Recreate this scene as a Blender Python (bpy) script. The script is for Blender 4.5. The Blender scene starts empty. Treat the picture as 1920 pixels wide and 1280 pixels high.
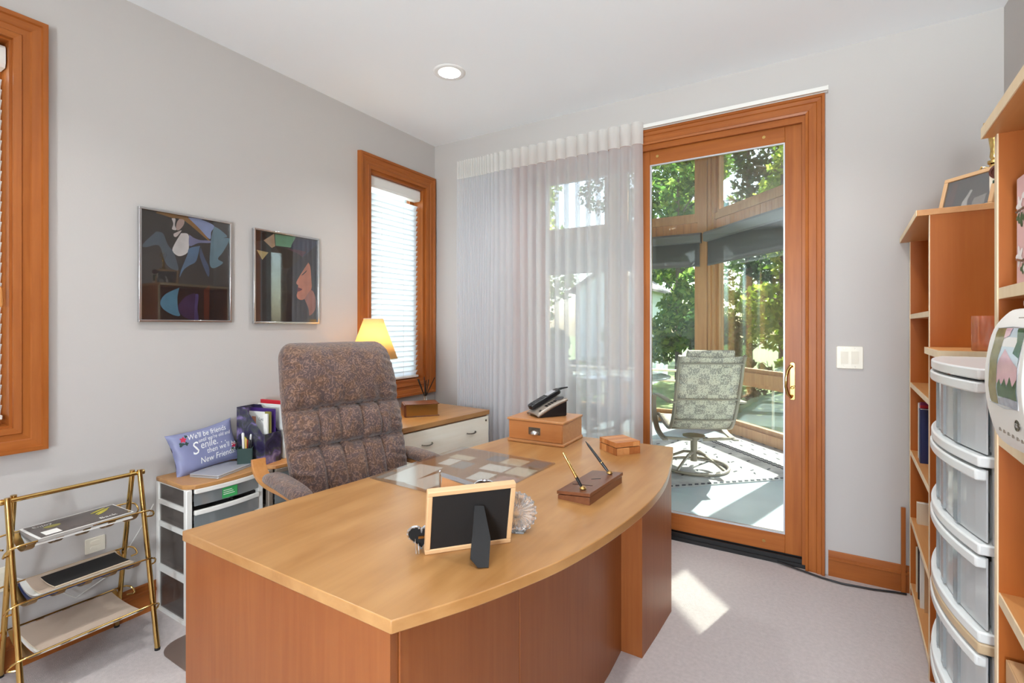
import bpy, bmesh, math, random
import numpy as np
from mathutils import Vector, Matrix, Euler

random.seed(7)
SC = bpy.context.scene
COL = SC.collection
PI = math.pi
R = math.radians

# ------------------------------------------------------------------ camera
F_PX, CAM_H, YAW = 920.0, 1.33, 31.3
cam_data = bpy.data.cameras.new('camera')
cam_data.sensor_fit = 'HORIZONTAL'
cam_data.sensor_width = 36.0
cam_data.lens = 36.0 * F_PX / 1920.0
cam_data.shift_y = -(640.0 - 610.0) / 1920.0
cam_data.clip_start = 0.02
cam_data.clip_end = 300
cam = bpy.data.objects.new('camera', cam_data)
COL.objects.link(cam)
cam.location = (0, 0, CAM_H)
cam.rotation_euler = (R(90), 0, R(YAW))
SC.camera = cam

# ------------------------------------------------------------------ world, sun, exposure
SC.view_settings.view_transform = 'Standard'
SC.view_settings.look = 'None'
SC.view_settings.gamma = 1.0
SC.view_settings.use_curve_mapping = False
SC.view_settings.exposure = 0.5
SC.cycles.max_bounces = 10
SC.cycles.diffuse_bounces = 5
SC.cycles.glossy_bounces = 4
SC.cycles.transmission_bounces = 6
SC.cycles.transparent_max_bounces = 24
SC.cycles.sample_clamp_indirect = 6.0
SC.cycles.caustics_reflective = False
SC.cycles.caustics_refractive = False

SUN_AZ = (-0.28, -0.96)      # travelling direction on the ground
SUN_EL = 45.2
world = bpy.data.worlds.new('world')
SC.world = world
world.use_nodes = True
wn = world.node_tree
for n in list(wn.nodes): wn.nodes.remove(n)
w_out = wn.nodes.new('ShaderNodeOutputWorld')
w_bg = wn.nodes.new('ShaderNodeBackground')
w_sky = wn.nodes.new('ShaderNodeTexSky')
w_sky.sky_type = 'NISHITA'
w_sky.sun_disc = False
w_sky.sun_elevation = R(SUN_EL)
w_sky.sun_rotation = math.atan2(-SUN_AZ[0], -SUN_AZ[1])
w_sky.air_density = 1.0
w_sky.dust_density = 2.5
w_sky.ozone_density = 1.0
w_bg.inputs['Strength'].default_value = 0.7
wn.links.new(w_sky.outputs[0], w_bg.inputs['Color'])
wn.links.new(w_bg.outputs[0], w_out.inputs['Surface'])

sun_data = bpy.data.lights.new('sun', 'SUN')
sun_data.energy = 22.0
sun_data.angle = R(0.6)
sun_data.color = (1.0, 0.95, 0.86)
sun = bpy.data.objects.new('sun', sun_data)
COL.objects.link(sun)
_d = Vector((SUN_AZ[0], SUN_AZ[1], -math.tan(R(SUN_EL)) * math.hypot(*SUN_AZ))).normalized()
sun.rotation_euler = _d.to_track_quat('-Z', 'Y').to_euler()
sun.location = (1, 12, 9)

def area_light(name, loc, rot, sx, sy, power, color=(1, 1, 1)):
    d = bpy.data.lights.new(name, 'AREA')
    d.shape = 'RECTANGLE'; d.size = sx; d.size_y = sy
    d.energy = power; d.color = color
    o = bpy.data.objects.new(name, d)
    COL.objects.link(o)
    o.location = loc; o.rotation_euler = rot
    return o
# added fill light outside an unseen rear window; daylight at the two left windows
area_light('rear_fill_light', (0.20, -2.60, 1.12), (R(122), 0, 0), 1.1, 1.5, 250, (0.84, 0.93, 1.0))
area_light('left_window_daylight', (-2.83, 0.32, 1.68), (R(90), 0, R(-90)), 0.55, 1.4, 12, (0.95, 0.98, 1.0))
area_light('corner_window_daylight', (-2.83, 2.705, 1.66), (R(90), 0, R(-90)), 0.55, 1.4, 9, (0.92, 0.96, 1.0))

# ------------------------------------------------------------------ colour and material helpers
def lin(c):
    return tuple(((v / 255) / 12.92 if v / 255 <= 0.04045 else ((v / 255 + 0.055) / 1.055) ** 2.4) for v in c)
def rgba(c): return (*lin(c), 1.0)
MATS = {}
def new_mat(name):
    m = bpy.data.materials.new(name); m.use_nodes = True
    nt = m.node_tree
    b = nt.nodes['Principled BSDF']
    MATS[name] = m
    return m, nt, b
def plain(name, c, rough=0.5, metal=0.0, spec=0.5, bump=0.0, bscale=200.0, coat=0.0, var=0.0, vscale=8.0):
    m, nt, b = new_mat(name)
    b.inputs['Base Color'].default_value = rgba(c)
    b.inputs['Roughness'].default_value = rough
    b.inputs['Metallic'].default_value = metal
    b.inputs['Specular IOR Level'].default_value = spec
    if coat: b.inputs['Coat Weight'].default_value = coat
    if bump or var:
        tc = nt.nodes.new('ShaderNodeTexCoord')
    if var:
        n = nt.nodes.new('ShaderNodeTexNoise'); n.inputs['Scale'].default_value = vscale
        n.inputs['Detail'].default_value = 4
        nt.links.new(tc.outputs['Object'], n.inputs['Vector'])
        mx = nt.nodes.new('ShaderNodeMix'); mx.data_type = 'RGBA'
        mx.inputs[6].default_value = rgba([max(0, v * (1 - var)) for v in c])
        mx.inputs[7].default_value = rgba([min(255, v * (1 + var)) for v in c])
        nt.links.new(n.outputs['Fac'], mx.inputs[0])
        nt.links.new(mx.outputs[2], b.inputs['Base Color'])
    if bump:
        n2 = nt.nodes.new('ShaderNodeTexNoise'); n2.inputs['Scale'].default_value = bscale
        n2.inputs['Detail'].default_value = 3
        nt.links.new(tc.outputs['Object'], n2.inputs['Vector'])
        bp = nt.nodes.new('ShaderNodeBump'); bp.inputs['Strength'].default_value = bump
        bp.inputs['Distance'].default_value = 0.004
        nt.links.new(n2.outputs['Fac'], bp.inputs['Height'])
        nt.links.new(bp.outputs[0], b.inputs['Normal'])
    return m
def wood(name, c0, c1, axis='Z', scale=1.0, rough=0.38, spec=0.5, blotch=0.35, coat=0.0):
    """fine straight grain along one axis with soft broad figure"""
    m, nt, b = new_mat(name)
    tc = nt.nodes.new('ShaderNodeTexCoord')
    mp = nt.nodes.new('ShaderNodeMapping')
    s = {'X': (1.2, 26, 26), 'Y': (26, 1.2, 26), 'Z': (26, 26, 1.2)}[axis]
    mp.inputs['Scale'].default_value = tuple(v * scale for v in s)
    nt.links.new(tc.outputs['Object'], mp.inputs['Vector'])
    n = nt.nodes.new('ShaderNodeTexNoise'); n.inputs['Scale'].default_value = 1.6
    n.inputs['Detail'].default_value = 5; n.inputs['Roughness'].default_value = 0.6
    n.inputs['Distortion'].default_value = 0.4
    nt.links.new(mp.outputs[0], n.inputs['Vector'])
    mp2 = nt.nodes.new('ShaderNodeMapping')
    s2 = {'X': (1.5, 5, 5), 'Y': (5, 1.5, 5), 'Z': (5, 5, 1.5)}[axis]
    mp2.inputs['Scale'].default_value = s2
    nt.links.new(tc.outputs['Object'], mp2.inputs['Vector'])
    n2 = nt.nodes.new('ShaderNodeTexNoise'); n2.inputs['Scale'].default_value = 1.3
    n2.inputs['Detail'].default_value = 2; n2.inputs['Distortion'].default_value = 1.2
    nt.links.new(mp2.outputs[0], n2.inputs['Vector'])
    ad = nt.nodes.new('ShaderNodeMix'); ad.data_type = 'FLOAT'
    ad.inputs[0].default_value = blotch
    nt.links.new(n.outputs['Fac'], ad.inputs[2]); nt.links.new(n2.outputs['Fac'], ad.inputs[3])
    cr = nt.nodes.new('ShaderNodeValToRGB')
    cr.color_ramp.elements[0].position = 0.28; cr.color_ramp.elements[0].color = rgba(c0)
    cr.color_ramp.elements[1].position = 0.72; cr.color_ramp.elements[1].color = rgba(c1)
    nt.links.new(ad.outputs[0], cr.inputs['Fac'])
    nt.links.new(cr.outputs[0], b.inputs['Base Color'])
    b.inputs['Roughness'].default_value = rough
    b.inputs['Specular IOR Level'].default_value = spec
    if coat: b.inputs['Coat Weight'].default_value = coat
    return m
def thin_glass(name, tint=(255, 255, 255), gloss=0.08, haze=0.0, haze_col=(235, 240, 240), rough=0.02):
    """pane: mostly see-through, Fresnel mirror on top, optional milky share"""
    m, nt, b = new_mat(name)
    nt.nodes.remove(b)
    out = nt.nodes['Material Output']
    tr = nt.nodes.new('ShaderNodeBsdfTransparent'); tr.inputs['Color'].default_value = rgba(tint)
    gl = nt.nodes.new('ShaderNodeBsdfGlossy'); gl.inputs['Roughness'].default_value = rough
    fr = nt.nodes.new('ShaderNodeLayerWeight'); fr.inputs['Blend'].default_value = 0.35
    mu = nt.nodes.new('ShaderNodeMath'); mu.operation = 'MULTIPLY_ADD'
    mu.inputs[1].default_value = 0.5; mu.inputs[2].default_value = gloss * 0.3
    nt.links.new(fr.outputs['Fresnel'], mu.inputs[0])
    base = tr
    if haze:
        df = nt.nodes.new('ShaderNodeBsdfDiffuse'); df.inputs['Color'].default_value = rgba(haze_col)
        tl = nt.nodes.new('ShaderNodeBsdfTranslucent'); tl.inputs['Color'].default_value = rgba(haze_col)
        m0 = nt.nodes.new('ShaderNodeMixShader'); m0.inputs[0].default_value = 0.4
        nt.links.new(df.outputs[0], m0.inputs[1]); nt.links.new(tl.outputs[0], m0.inputs[2])
        m1 = nt.nodes.new('ShaderNodeMixShader'); m1.inputs[0].default_value = haze
        nt.links.new(tr.outputs[0], m1.inputs[1]); nt.links.new(m0.outputs[0], m1.inputs[2])
        base = m1
    mx = nt.nodes.new('ShaderNodeMixShader')
    nt.links.new(mu.outputs[0], mx.inputs[0])
    nt.links.new(base.outputs[0], mx.inputs[1]); nt.links.new(gl.outputs[0], mx.inputs[2])
    nt.links.new(mx.outputs[0], out.inputs['Surface'])
    return m
def glow(name, c, strength):
    m, nt, b = new_mat(name)
    b.inputs['Base Color'].default_value = rgba(c)
    b.inputs['Emission Color'].default_value = rgba(c)
    b.inputs['Emission Strength'].default_value = strength
    return m
def cloth_translucent(name, c, transparent=0.4, translucent=0.5):
    m, nt, b = new_mat(name)
    nt.nodes.remove(b)
    out = nt.nodes['Material Output']
    tr = nt.nodes.new('ShaderNodeBsdfTransparent')
    df = nt.nodes.new('ShaderNodeBsdfDiffuse'); df.inputs['Color'].default_value = rgba(c)
    tl = nt.nodes.new('ShaderNodeBsdfTranslucent'); tl.inputs['Color'].default_value = rgba(c)
    m0 = nt.nodes.new('ShaderNodeMixShader'); m0.inputs[0].default_value = translucent
    nt.links.new(df.outputs[0], m0.inputs[1]); nt.links.new(tl.outputs[0], m0.inputs[2])
    m1 = nt.nodes.new('ShaderNodeMixShader'); m1.inputs[0].default_value = transparent
    nt.links.new(m0.outputs[0], m1.inputs[1]); nt.links.new(tr.outputs[0], m1.inputs[2])
    nt.links.new(m1.outputs[0], out.inputs['Surface'])
    return m

# ------------------------------------------------------------------ materials
M = MATS
plain('wall_paint', (196, 191, 187), 0.85, spec=0.2, bump=0.06, bscale=120)
plain('ceiling_paint', (244, 247, 250), 0.9, spec=0.2)
plain('carpet', (204, 194, 191), 0.95, spec=0.1, bump=0.9, bscale=420, var=0.07, vscale=60)
wood('trim_x', (146, 77, 29), (176, 103, 46), 'X', 1.0, 0.4, 0.3)
wood('trim_y', (146, 77, 29), (176, 103, 46), 'Y', 1.0, 0.4, 0.3)
wood('trim_z', (146, 77, 29), (176, 103, 46), 'Z', 1.0, 0.4, 0.3)
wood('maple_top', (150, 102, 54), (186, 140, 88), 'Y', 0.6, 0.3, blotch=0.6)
wood('maple_z', (130, 70, 33), (147, 87, 45), 'Z', 1.2, 0.36, 0.3, blotch=0.3)  # same maple as the desk top, darkened to put shade into its colour
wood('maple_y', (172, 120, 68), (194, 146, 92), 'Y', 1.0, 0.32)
wood('maple_x', (168, 104, 54), (188, 124, 72), 'X', 1.0, 0.32)
wood('case_z', (166, 86, 28), (184, 106, 44), 'Z', 0.8, 0.45, 0.25, blotch=0.5)
wood('case_y', (196, 132, 74), (214, 156, 96), 'Y', 0.8, 0.4)
wood('edge_band', (232, 206, 164), (244, 224, 188), 'Z', 1.0, 0.4)
wood('pale_front', (238, 228, 208), (248, 242, 228), 'Y', 1.0, 0.4)
wood('box_wood', (172, 112, 64), (194, 138, 88), 'X', 1.6, 0.35)
wood('walnut', (92, 52, 32), (122, 74, 48), 'Y', 1.5, 0.3)
wood('bamboo_a', (166, 100, 52), (188, 122, 70), 'X', 2.0, 0.4)
wood('bamboo_b', (190, 126, 72), (206, 146, 92), 'X', 2.0, 0.4)
wood('bamboo_c', (146, 84, 42), (168, 102, 56), 'X', 2.0, 0.4)
wood('bent_wood', (190, 124, 66), (212, 150, 88), 'X', 1.2, 0.32)
wood('sun_wood', (176, 122, 74), (208, 158, 106), 'Z', 0.7, 0.45)
wood('sun_plank', (184, 118, 66), (216, 156, 98), 'Z', 1.2, 0.45)
wood('bark', (62, 52, 44), (104, 90, 76), 'Z', 0.6, 0.9)
plain('brass', (214, 178, 110), 0.16, 1.0)
plain('antique_brass', (176, 140, 84), 0.3, 1.0)
plain('silver', (216, 216, 218), 0.2, 1.0)
plain('pewter', (120, 112, 102), 0.32, 1.0)
plain('dark_metal', (60, 56, 52), 0.4, 0.8)
plain('aluminium', (196, 196, 200), 0.4, 0.5)
plain('white_plastic', (232, 230, 224), 0.35)
plain('ivory_plastic', (232, 224, 206), 0.35)
plain('cloudy_plastic', (226, 228, 226), 0.25, spec=0.6)
plain('beige_plastic', (202, 176, 140), 0.4)
plain('black_plastic', (22, 22, 24), 0.35)
plain('black_card', (14, 12, 12), 0.7, bump=0.1, bscale=300)
plain('black_velvet', (12, 11, 12), 0.9)
plain('grey_plastic', (150, 138, 126), 0.35, 0.3)
plain('dark_grey', (64, 64, 66), 0.6)
plain('white_paint', (238, 238, 236), 0.4)
plain('white_paper', (236, 234, 228), 0.8)
plain('cream_paper', (226, 212, 186), 0.8)
plain('grey_paper', (172, 166, 160), 0.7)
plain('yellow_card', (206, 172, 92), 0.7)
plain('rose_card', (188, 150, 138), 0.7, var=0.25, vscale=60)
plain('photo_dark', (40, 34, 34), 0.3, var=0.5, vscale=14)
plain('photo_grey', (120, 116, 118), 0.4, var=0.4, vscale=70)
plain('blue_cover', (36, 48, 92), 0.4)
plain('pale_blue_cover', (150, 178, 196), 0.4, var=0.1, vscale=20)
plain('red_cover', (196, 24, 44), 0.45)
plain('purple_cover', (72, 44, 116), 0.45)
plain('magenta_cover', (150, 52, 104), 0.45)
plain('olive_cover', (140, 132, 64), 0.5)
plain('magazine_cover', (76, 66, 62), 0.25, var=0.35, vscale=30)
plain('tan_cover', (206, 166, 122), 0.45)
plain('tan_sheet', (202, 180, 160), 0.6)
plain('leaf_yellow', (196, 184, 60), 0.5)
plain('label_green', (62, 168, 92), 0.6)
plain('satin_blue', (128, 132, 168), 0.42, spec=0.6, var=0.1, vscale=7)
plain('thread_white', (242, 242, 240), 0.6)
plain('rose_red', (196, 36, 72), 0.6)
plain('leaf_dark', (42, 66, 62), 0.7)
plain('shade_grey', (112, 112, 114), 0.8)
plain('stucco', (220, 228, 224), 0.9)
plain('roof_grey', (96, 92, 90), 0.9)
plain('sun_floor', (176, 188, 194), 0.22, spec=0.6, var=0.06, vscale=3)
plain('grass', (96, 110, 62), 0.95, var=0.35, vscale=2.5, bump=0.5, bscale=30)
plain('rail_white', (232, 234, 236), 0.4)
plain('chair_frame', (150, 140, 126), 0.4, 0.4)
plain('table_top', (176, 186, 186), 0.12, spec=0.8)
plain('skin_pink', (206, 138, 110), 0.6)
plain('candle_wax', (255, 166, 116), 0.45)
plain('pink_print', (232, 186, 184), 0.4, var=0.06, vscale=12)
plain('blossom_white', (244, 236, 232), 0.6)
plain('blossom_leaf', (74, 92, 52), 0.6)
plain('cord_black', (26, 26, 28), 0.5)
plain('rubber_black', (24, 22, 22), 0.6)
thin_glass('glass', (250, 254, 253), 0.10)
thin_glass('picture_glass', (255, 255, 255), 0.16)
thin_glass('smoky_pane', (206, 198, 192), 0.12, haze=0.45, haze_col=(140, 130, 124), rough=0.1)
thin_glass('clear_drawer', (236, 240, 242), 0.2, haze=0.38, haze_col=(214, 220, 222), rough=0.06)
thin_glass('milky_drawer', (236, 240, 242), 0.22, haze=0.93, haze_col=(240, 243, 243), rough=0.08)
thin_glass('desk_vinyl', (252, 250, 247), 0.05, haze=0.05, haze_col=(220, 214, 206), rough=0.08)
thin_glass('mat_vinyl', (226, 214, 206), 0.10, haze=0.3, haze_col=(190, 168, 156), rough=0.3)
thin_glass('candle_glass', (252, 226, 210), 0.2, haze=0.4, haze_col=(255, 178, 128), rough=0.03)
cloth_translucent('sheer', (240, 240, 242), 0.30, 0.6)
cloth_translucent('sheer_heading', (240, 238, 234), 0.06, 0.45)
cloth_translucent('blind_slat', (240, 243, 245), 0.0, 0.6)
cloth_translucent('solar_shade', (112, 112, 116), 0.16, 0.35)
cloth_translucent('lamp_shade', (250, 226, 176), 0.0, 0.6)
glow('bulb', (255, 240, 214), 7.0)
m, nt, b = new_mat('crystal')
b.inputs['Base Color'].default_value = (1, 1, 1, 1); b.inputs['Roughness'].default_value = 0.03
b.inputs['Transmission Weight'].default_value = 0.85; b.inputs['IOR'].default_value = 1.5

def paisley():
    m, nt, b = new_mat('paisley')
    tc = nt.nodes.new('ShaderNodeTexCoord')
    n = nt.nodes.new('ShaderNodeTexNoise'); n.inputs['Scale'].default_value = 9
    n.inputs['Detail'].default_value = 2; n.inputs['Distortion'].default_value = 2.5
    nt.links.new(tc.outputs['Object'], n.inputs['Vector'])
    w = nt.nodes.new('ShaderNodeTexWave'); w.inputs['Scale'].default_value = 17
    w.inputs['Distortion'].default_value = 16; w.inputs['Detail'].default_value = 2
    w.inputs['Detail Scale'].default_value = 2.2
    nt.links.new(tc.outputs['Object'], w.inputs['Vector'])
    cr = nt.nodes.new('ShaderNodeValToRGB')
    e = cr.color_ramp.elements
    e[0].position = 0.0; e[0].color = rgba((62, 42, 36))
    e[1].position = 1.0; e[1].color = rgba((150, 118, 100))
    for p, c in ((0.5, (88, 64, 54)), (0.84, (98, 72, 60)), (0.93, (140, 104, 80))):
        el = e.new(p); el.color = rgba(c)
    nt.links.new(w.outputs['Fac'], cr.inputs['Fac'])
    cr2 = nt.nodes.new('ShaderNodeValToRGB')
    cr2.color_ramp.elements[0].position = 0.42; cr2.color_ramp.elements[0].color = rgba((92, 74, 74))
    cr2.color_ramp.elements[1].position = 0.62; cr2.color_ramp.elements[1].color = rgba((116, 82, 58))
    nt.links.new(n.outputs['Fac'], cr2.inputs['Fac'])
    mx = nt.nodes.new('ShaderNodeMix'); mx.data_type = 'RGBA'; mx.inputs[0].default_value = 0.42
    nt.links.new(cr.outputs[0], mx.inputs[6]); nt.links.new(cr2.outputs[0], mx.inputs[7])
    nt.links.new(mx.outputs[2], b.inputs['Base Color'])
    b.inputs['Roughness'].default_value = 0.8
    b.inputs['Sheen Weight'].default_value = 0.3
    bp = nt.nodes.new('ShaderNodeBump'); bp.inputs['Strength'].default_value = 0.25; bp.inputs['Distance'].default_value = 0.003
    nt.links.new(w.outputs['Fac'], bp.inputs['Height']); nt.links.new(bp.outputs[0], b.inputs['Normal'])
paisley()
def floral():
    m, nt, b = new_mat('floral_board')
    tc = nt.nodes.new('ShaderNodeTexCoord')
    n = nt.nodes.new('ShaderNodeTexNoise'); n.inputs['Scale'].default_value = 17
    n.inputs['Detail'].default_value = 5; n.inputs['Distortion'].default_value = 0.8
    nt.links.new(tc.outputs['Object'], n.inputs['Vector'])
    cr = nt.nodes.new('ShaderNodeValToRGB'); e = cr.color_ramp.elements
    e[0].position = 0.3; e[0].color = rgba((26, 24, 36)); e[1].position = 0.75; e[1].color = rgba((160, 150, 178))
    for p, c in ((0.45, (52, 44, 78)), (0.54, (70, 74, 70)), (0.62, (104, 88, 136))):
        el = e.new(p); el.color = rgba(c)
    nt.links.new(n.outputs['Fac'], cr.inputs['Fac']); nt.links.new(cr.outputs[0], b.inputs['Base Color'])
    b.inputs['Roughness'].default_value = 0.35
floral()
def leaves(name, c0, c1, c2):
    m, nt, b = new_mat(name)
    nt.nodes.remove(b); out = nt.nodes['Material Output']
    geo = nt.nodes.new('ShaderNodeNewGeometry')
    cr = nt.nodes.new('ShaderNodeValToRGB'); e = cr.color_ramp.elements
    e[0].color = rgba(c0); e[1].color = rgba(c2); el = e.new(0.5); el.color = rgba(c1)
    nt.links.new(geo.outputs['Random Per Island'], cr.inputs['Fac'])
    df = nt.nodes.new('ShaderNodeBsdfDiffuse'); tl = nt.nodes.new('ShaderNodeBsdfTranslucent')
    nt.links.new(cr.outputs[0], df.inputs['Color']); nt.links.new(cr.outputs[0], tl.inputs['Color'])
    mx = nt.nodes.new('ShaderNodeMixShader'); mx.inputs[0].default_value = 0.5
    nt.links.new(df.outputs[0], mx.inputs[1]); nt.links.new(tl.outputs[0], mx.inputs[2])
    nt.links.new(mx.outputs[0], out.inputs['Surface'])
leaves('leaves_bright', (92, 126, 40), (132, 162, 58), (196, 200, 92))
leaves('leaves_mid', (54, 88, 38), (86, 122, 54), (140, 160, 76))
leaves('leaves_deep', (32, 58, 36), (50, 78, 44), (82, 106, 58))
def woven():
    m, nt, b = new_mat('woven_sling')
    tc = nt.nodes.new('ShaderNodeTexCoord')
    mp = nt.nodes.new('ShaderNodeMapping'); mp.inputs['Scale'].default_value = (120, 120, 90)
    nt.links.new(tc.outputs['Object'], mp.inputs['Vector'])
    br = nt.nodes.new('ShaderNodeTexNoise'); br.inputs['Scale'].default_value = 1.0; br.inputs['Detail'].default_value = 1
    nt.links.new(mp.outputs[0], br.inputs['Vector'])
    ck = nt.nodes.new('ShaderNodeTexChecker'); ck.inputs['Scale'].default_value = 11
    ck.inputs['Color1'].default_value = (0, 0, 0, 1); ck.inputs['Color2'].default_value = (0.13, 0.13, 0.13, 1)
    nt.links.new(tc.outputs['Object'], ck.inputs['Vector'])
    ad = nt.nodes.new('ShaderNodeMath'); ad.operation = 'ADD'
    nt.links.new(br.outputs['Fac'], ad.inputs[0]); nt.links.new(ck.outputs['Color'], ad.inputs[1])
    cr = nt.nodes.new('ShaderNodeValToRGB'); e = cr.color_ramp.elements
    e[0].position = 0.54; e[0].color = rgba((206, 196, 178)); e[1].position = 0.62; e[1].color = rgba((146, 138, 130))
    nt.links.new(ad.outputs[0], cr.inputs['Fac']); nt.links.new(cr.outputs[0], b.inputs['Base Color'])
    b.inputs['Roughness'].default_value = 0.8
woven()
plain('sling_brown', (92, 74, 62), 0.8, var=0.15, vscale=60)
def rug_mat():
    m, nt, b = new_mat('rug_weave')
    tc = nt.nodes.new('ShaderNodeTexCoord')
    n = nt.nodes.new('ShaderNodeTexNoise'); n.inputs['Scale'].default_value = 5; n.inputs['Detail'].default_value = 5
    nt.links.new(tc.outputs['Object'], n.inputs['Vector'])
    cr = nt.nodes.new('ShaderNodeValToRGB'); e = cr.color_ramp.elements
    e[0].position = 0.35; e[0].color = rgba((150, 148, 146)); e[1].position = 0.68; e[1].color = rgba((196, 194, 190))
    nt.links.new(n.outputs['Fac'], cr.inputs['Fac']); nt.links.new(cr.outputs[0], b.inputs['Base Color'])
    b.inputs['Roughness'].default_value = 0.95
rug_mat()
plain('rug_dash', (66, 70, 78), 0.95)
# ------------------------------------------------------------------ mesh helpers
def smooth_angle(me, ang=40):
    me.polygons.foreach_set('use_smooth', [True] * len(me.polygons))
    me.set_sharp_from_angle(angle=R(ang))
class MB:
    def __init__(s): s.v = []; s.f = []; s.mi = []
    def add(s, vs, fs, mi=0, T=None):
        b = len(s.v)
        for p in vs:
            p = Vector(p)
            s.v.append(tuple(T @ p) if T is not None else tuple(p))
        for f in fs: s.f.append(tuple(b + i for i in f)); s.mi.append(mi)
        return s
    def box(s, x0, x1, y0, y1, z0, z1, mi=0, T=None):
        vs = [(x, y, z) for z in (z0, z1) for y in (y0, y1) for x in (x0, x1)]
        fs = [(0, 2, 3, 1), (4, 5, 7, 6), (0, 1, 5, 4), (2, 6, 7, 3), (0, 4, 6, 2), (1, 3, 7, 5)]
        return s.add(vs, fs, mi, T)
    def bar(s, a, b, w, h, mi=0, up=(0, 0, 1)):
        """rectangular bar from a to b; w across, h along 'up'"""
        a = Vector(a); b = Vector(b); d = (b - a); L = d.length; d.normalize()
        u = Vector(up); r = d.cross(u)
        if r.length < 1e-4: r = d.cross(Vector((1, 0, 0)))
        r.normalize(); u = r.cross(d).normalized()
        vs = []
        for p in (a, b):
            for (i, j) in ((-1, -1), (1, -1), (1, 1), (-1, 1)):
                vs.append(p + r * (i * w / 2) + u * (j * h / 2))
        return s.add(vs, [(3, 2, 1, 0), (4, 5, 6, 7), (0, 1, 5, 4), (1, 2, 6, 5), (2, 3, 7, 6), (3, 0, 4, 7)], mi)
    def prism(s, poly, z0, z1, mi=0, T=None, axis='Z'):
        n = len(poly)
        def P(x, y, z): return {'Z': (x, y, z), 'X': (z, x, y), 'Y': (x, z, y)}[axis]
        vs = [P(x, y, z0) for x, y in poly] + [P(x, y, z1) for x, y in poly]
        fs = [tuple(range(n))[::-1], tuple(range(n, 2 * n))] + [(i, (i + 1) % n, n + (i + 1) % n, n + i) for i in range(n)]
        return s.add(vs, fs, mi, T)
    def tube(s, pts, r, n=8, closed=False, mi=0, T=None, radii=None, flat=None):
        pts = [Vector(p) for p in pts]; m = len(pts)
        tans = []
        for i in range(m):
            if closed: t = pts[(i + 1) % m] - pts[i - 1]
            else: t = pts[min(i + 1, m - 1)] - pts[max(i - 1, 0)]
            tans.append(t.normalized())
        ref = Vector((0, 0, 1))
        if abs(tans[0].dot(ref)) > 0.9: ref = Vector((1, 0, 0))
        nrm = (ref - tans[0] * ref.dot(tans[0])).normalized()
        vs = []
        for i in range(m):
            nrm = (nrm - tans[i] * nrm.dot(tans[i])).normalized()
            bi = tans[i].cross(nrm)
            rr = radii[i] if radii else r
            for k in range(n):
                a = 2 * PI * k / n
                vs.append(pts[i] + nrm * (math.cos(a) * rr * (flat or 1)) + bi * (math.sin(a) * rr))
        fs = []
        for i in range(m if closed else m - 1):
            j = (i + 1) % m
            for k in range(n):
                k2 = (k + 1) % n
                fs.append((i * n + k, i * n + k2, j * n + k2, j * n + k))
        if not closed:
            fs.append(tuple(range(n))[::-1]); fs.append(tuple((m - 1) * n + k for k in range(n)))
        return s.add(vs, fs, mi, T)
    def lathe(s, prof, n=24, c=(0, 0, 0), mi=0, T=None, cap=True):
        vs = []; m = len(prof)
        for r, z in prof:
            for k in range(n):
                a = 2 * PI * k / n
                vs.append((c[0] + r * math.cos(a), c[1] + r * math.sin(a), c[2] + z))
        fs = []
        for i in range(m - 1):
            for k in range(n):
                k2 = (k + 1) % n
                fs.append((i * n + k, i * n + k2, (i + 1) * n + k2, (i + 1) * n + k))
        if cap:
            fs.append(tuple(range(n))[::-1]); fs.append(tuple((m - 1) * n + k for k in range(n)))
        return s.add(vs, fs, mi, T)
    def grid(s, rows, mi=0, T=None, closed_u=False):
        nr = len(rows); nc = len(rows[0])
        vs = [p for r in rows for p in r]
        fs = []
        for i in range(nr - 1):
            for k in range(nc if closed_u else nc - 1):
                k2 = (k + 1) % nc
                fs.append((i * nc + k, i * nc + k2, (i + 1) * nc + k2, (i + 1) * nc + k))
        return s.add(vs, fs, mi, T)
    def ball(s, c, rx, ry, rz, n=16, m=10, mi=0, T=None):
        rows = []
        for i in range(m + 1):
            a = -PI / 2 + PI * i / m
            rows.append([(c[0] + rx * math.cos(a) * math.cos(2 * PI * k / n), c[1] + ry * math.cos(a) * math.sin(2 * PI * k / n), c[2] + rz * math.sin(a)) for k in range(n)])
        return s.grid(rows, mi, T, True)
    def mesh(s, name, smooth=False, ang=40):
        me = bpy.data.meshes.new(name)
        me.from_pydata(s.v, [], s.f)
        me.validate(); me.update()
        if len(set(s.mi)) > 1 and len(me.polygons) == len(s.mi):
            me.polygons.foreach_set('material_index', s.mi)
        bm = bmesh.new(); bm.from_mesh(me)
        bmesh.ops.recalc_face_normals(bm, faces=bm.faces); bm.to_mesh(me); bm.free()
        if smooth: smooth_angle(me, ang)
        return me
    def build(s, name, mat, parent=None, smooth=False, bevel=0.0, ang=40, seg=2):
        me = s.mesh(name, smooth or bevel > 0, ang)
        for mm in (mat if isinstance(mat, (list, tuple)) else [mat]):
            me.materials.append(M[mm])
        return link(name, me, parent, bevel, seg)
def link(name, me, parent=None, bevel=0.0, seg=2):
    o = bpy.data.objects.new(name, me)
    COL.objects.link(o)
    if parent is not None: o.parent = parent
    if bevel:
        b = o.modifiers.new('bevel', 'BEVEL'); b.width = bevel; b.segments = seg
        b.limit_method = 'ANGLE'; b.angle_limit = R(35)
        b.harden_normals = False
    return o
def tag(o, label, cat=None, group=None, kind=None):
    o['label'] = label
    if cat: o['category'] = cat
    if group: o['group'] = group
    if kind: o['kind'] = kind
    return o
def thing(name, label, cat, loc=(0, 0, 0), rz=0.0, group=None, kind=None):
    o = bpy.data.objects.new(name, None); o.empty_display_size = 0.05
    COL.objects.link(o); o.location = loc; o.rotation_euler = (0, 0, rz)
    return tag(o, label, cat, group, kind)
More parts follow.
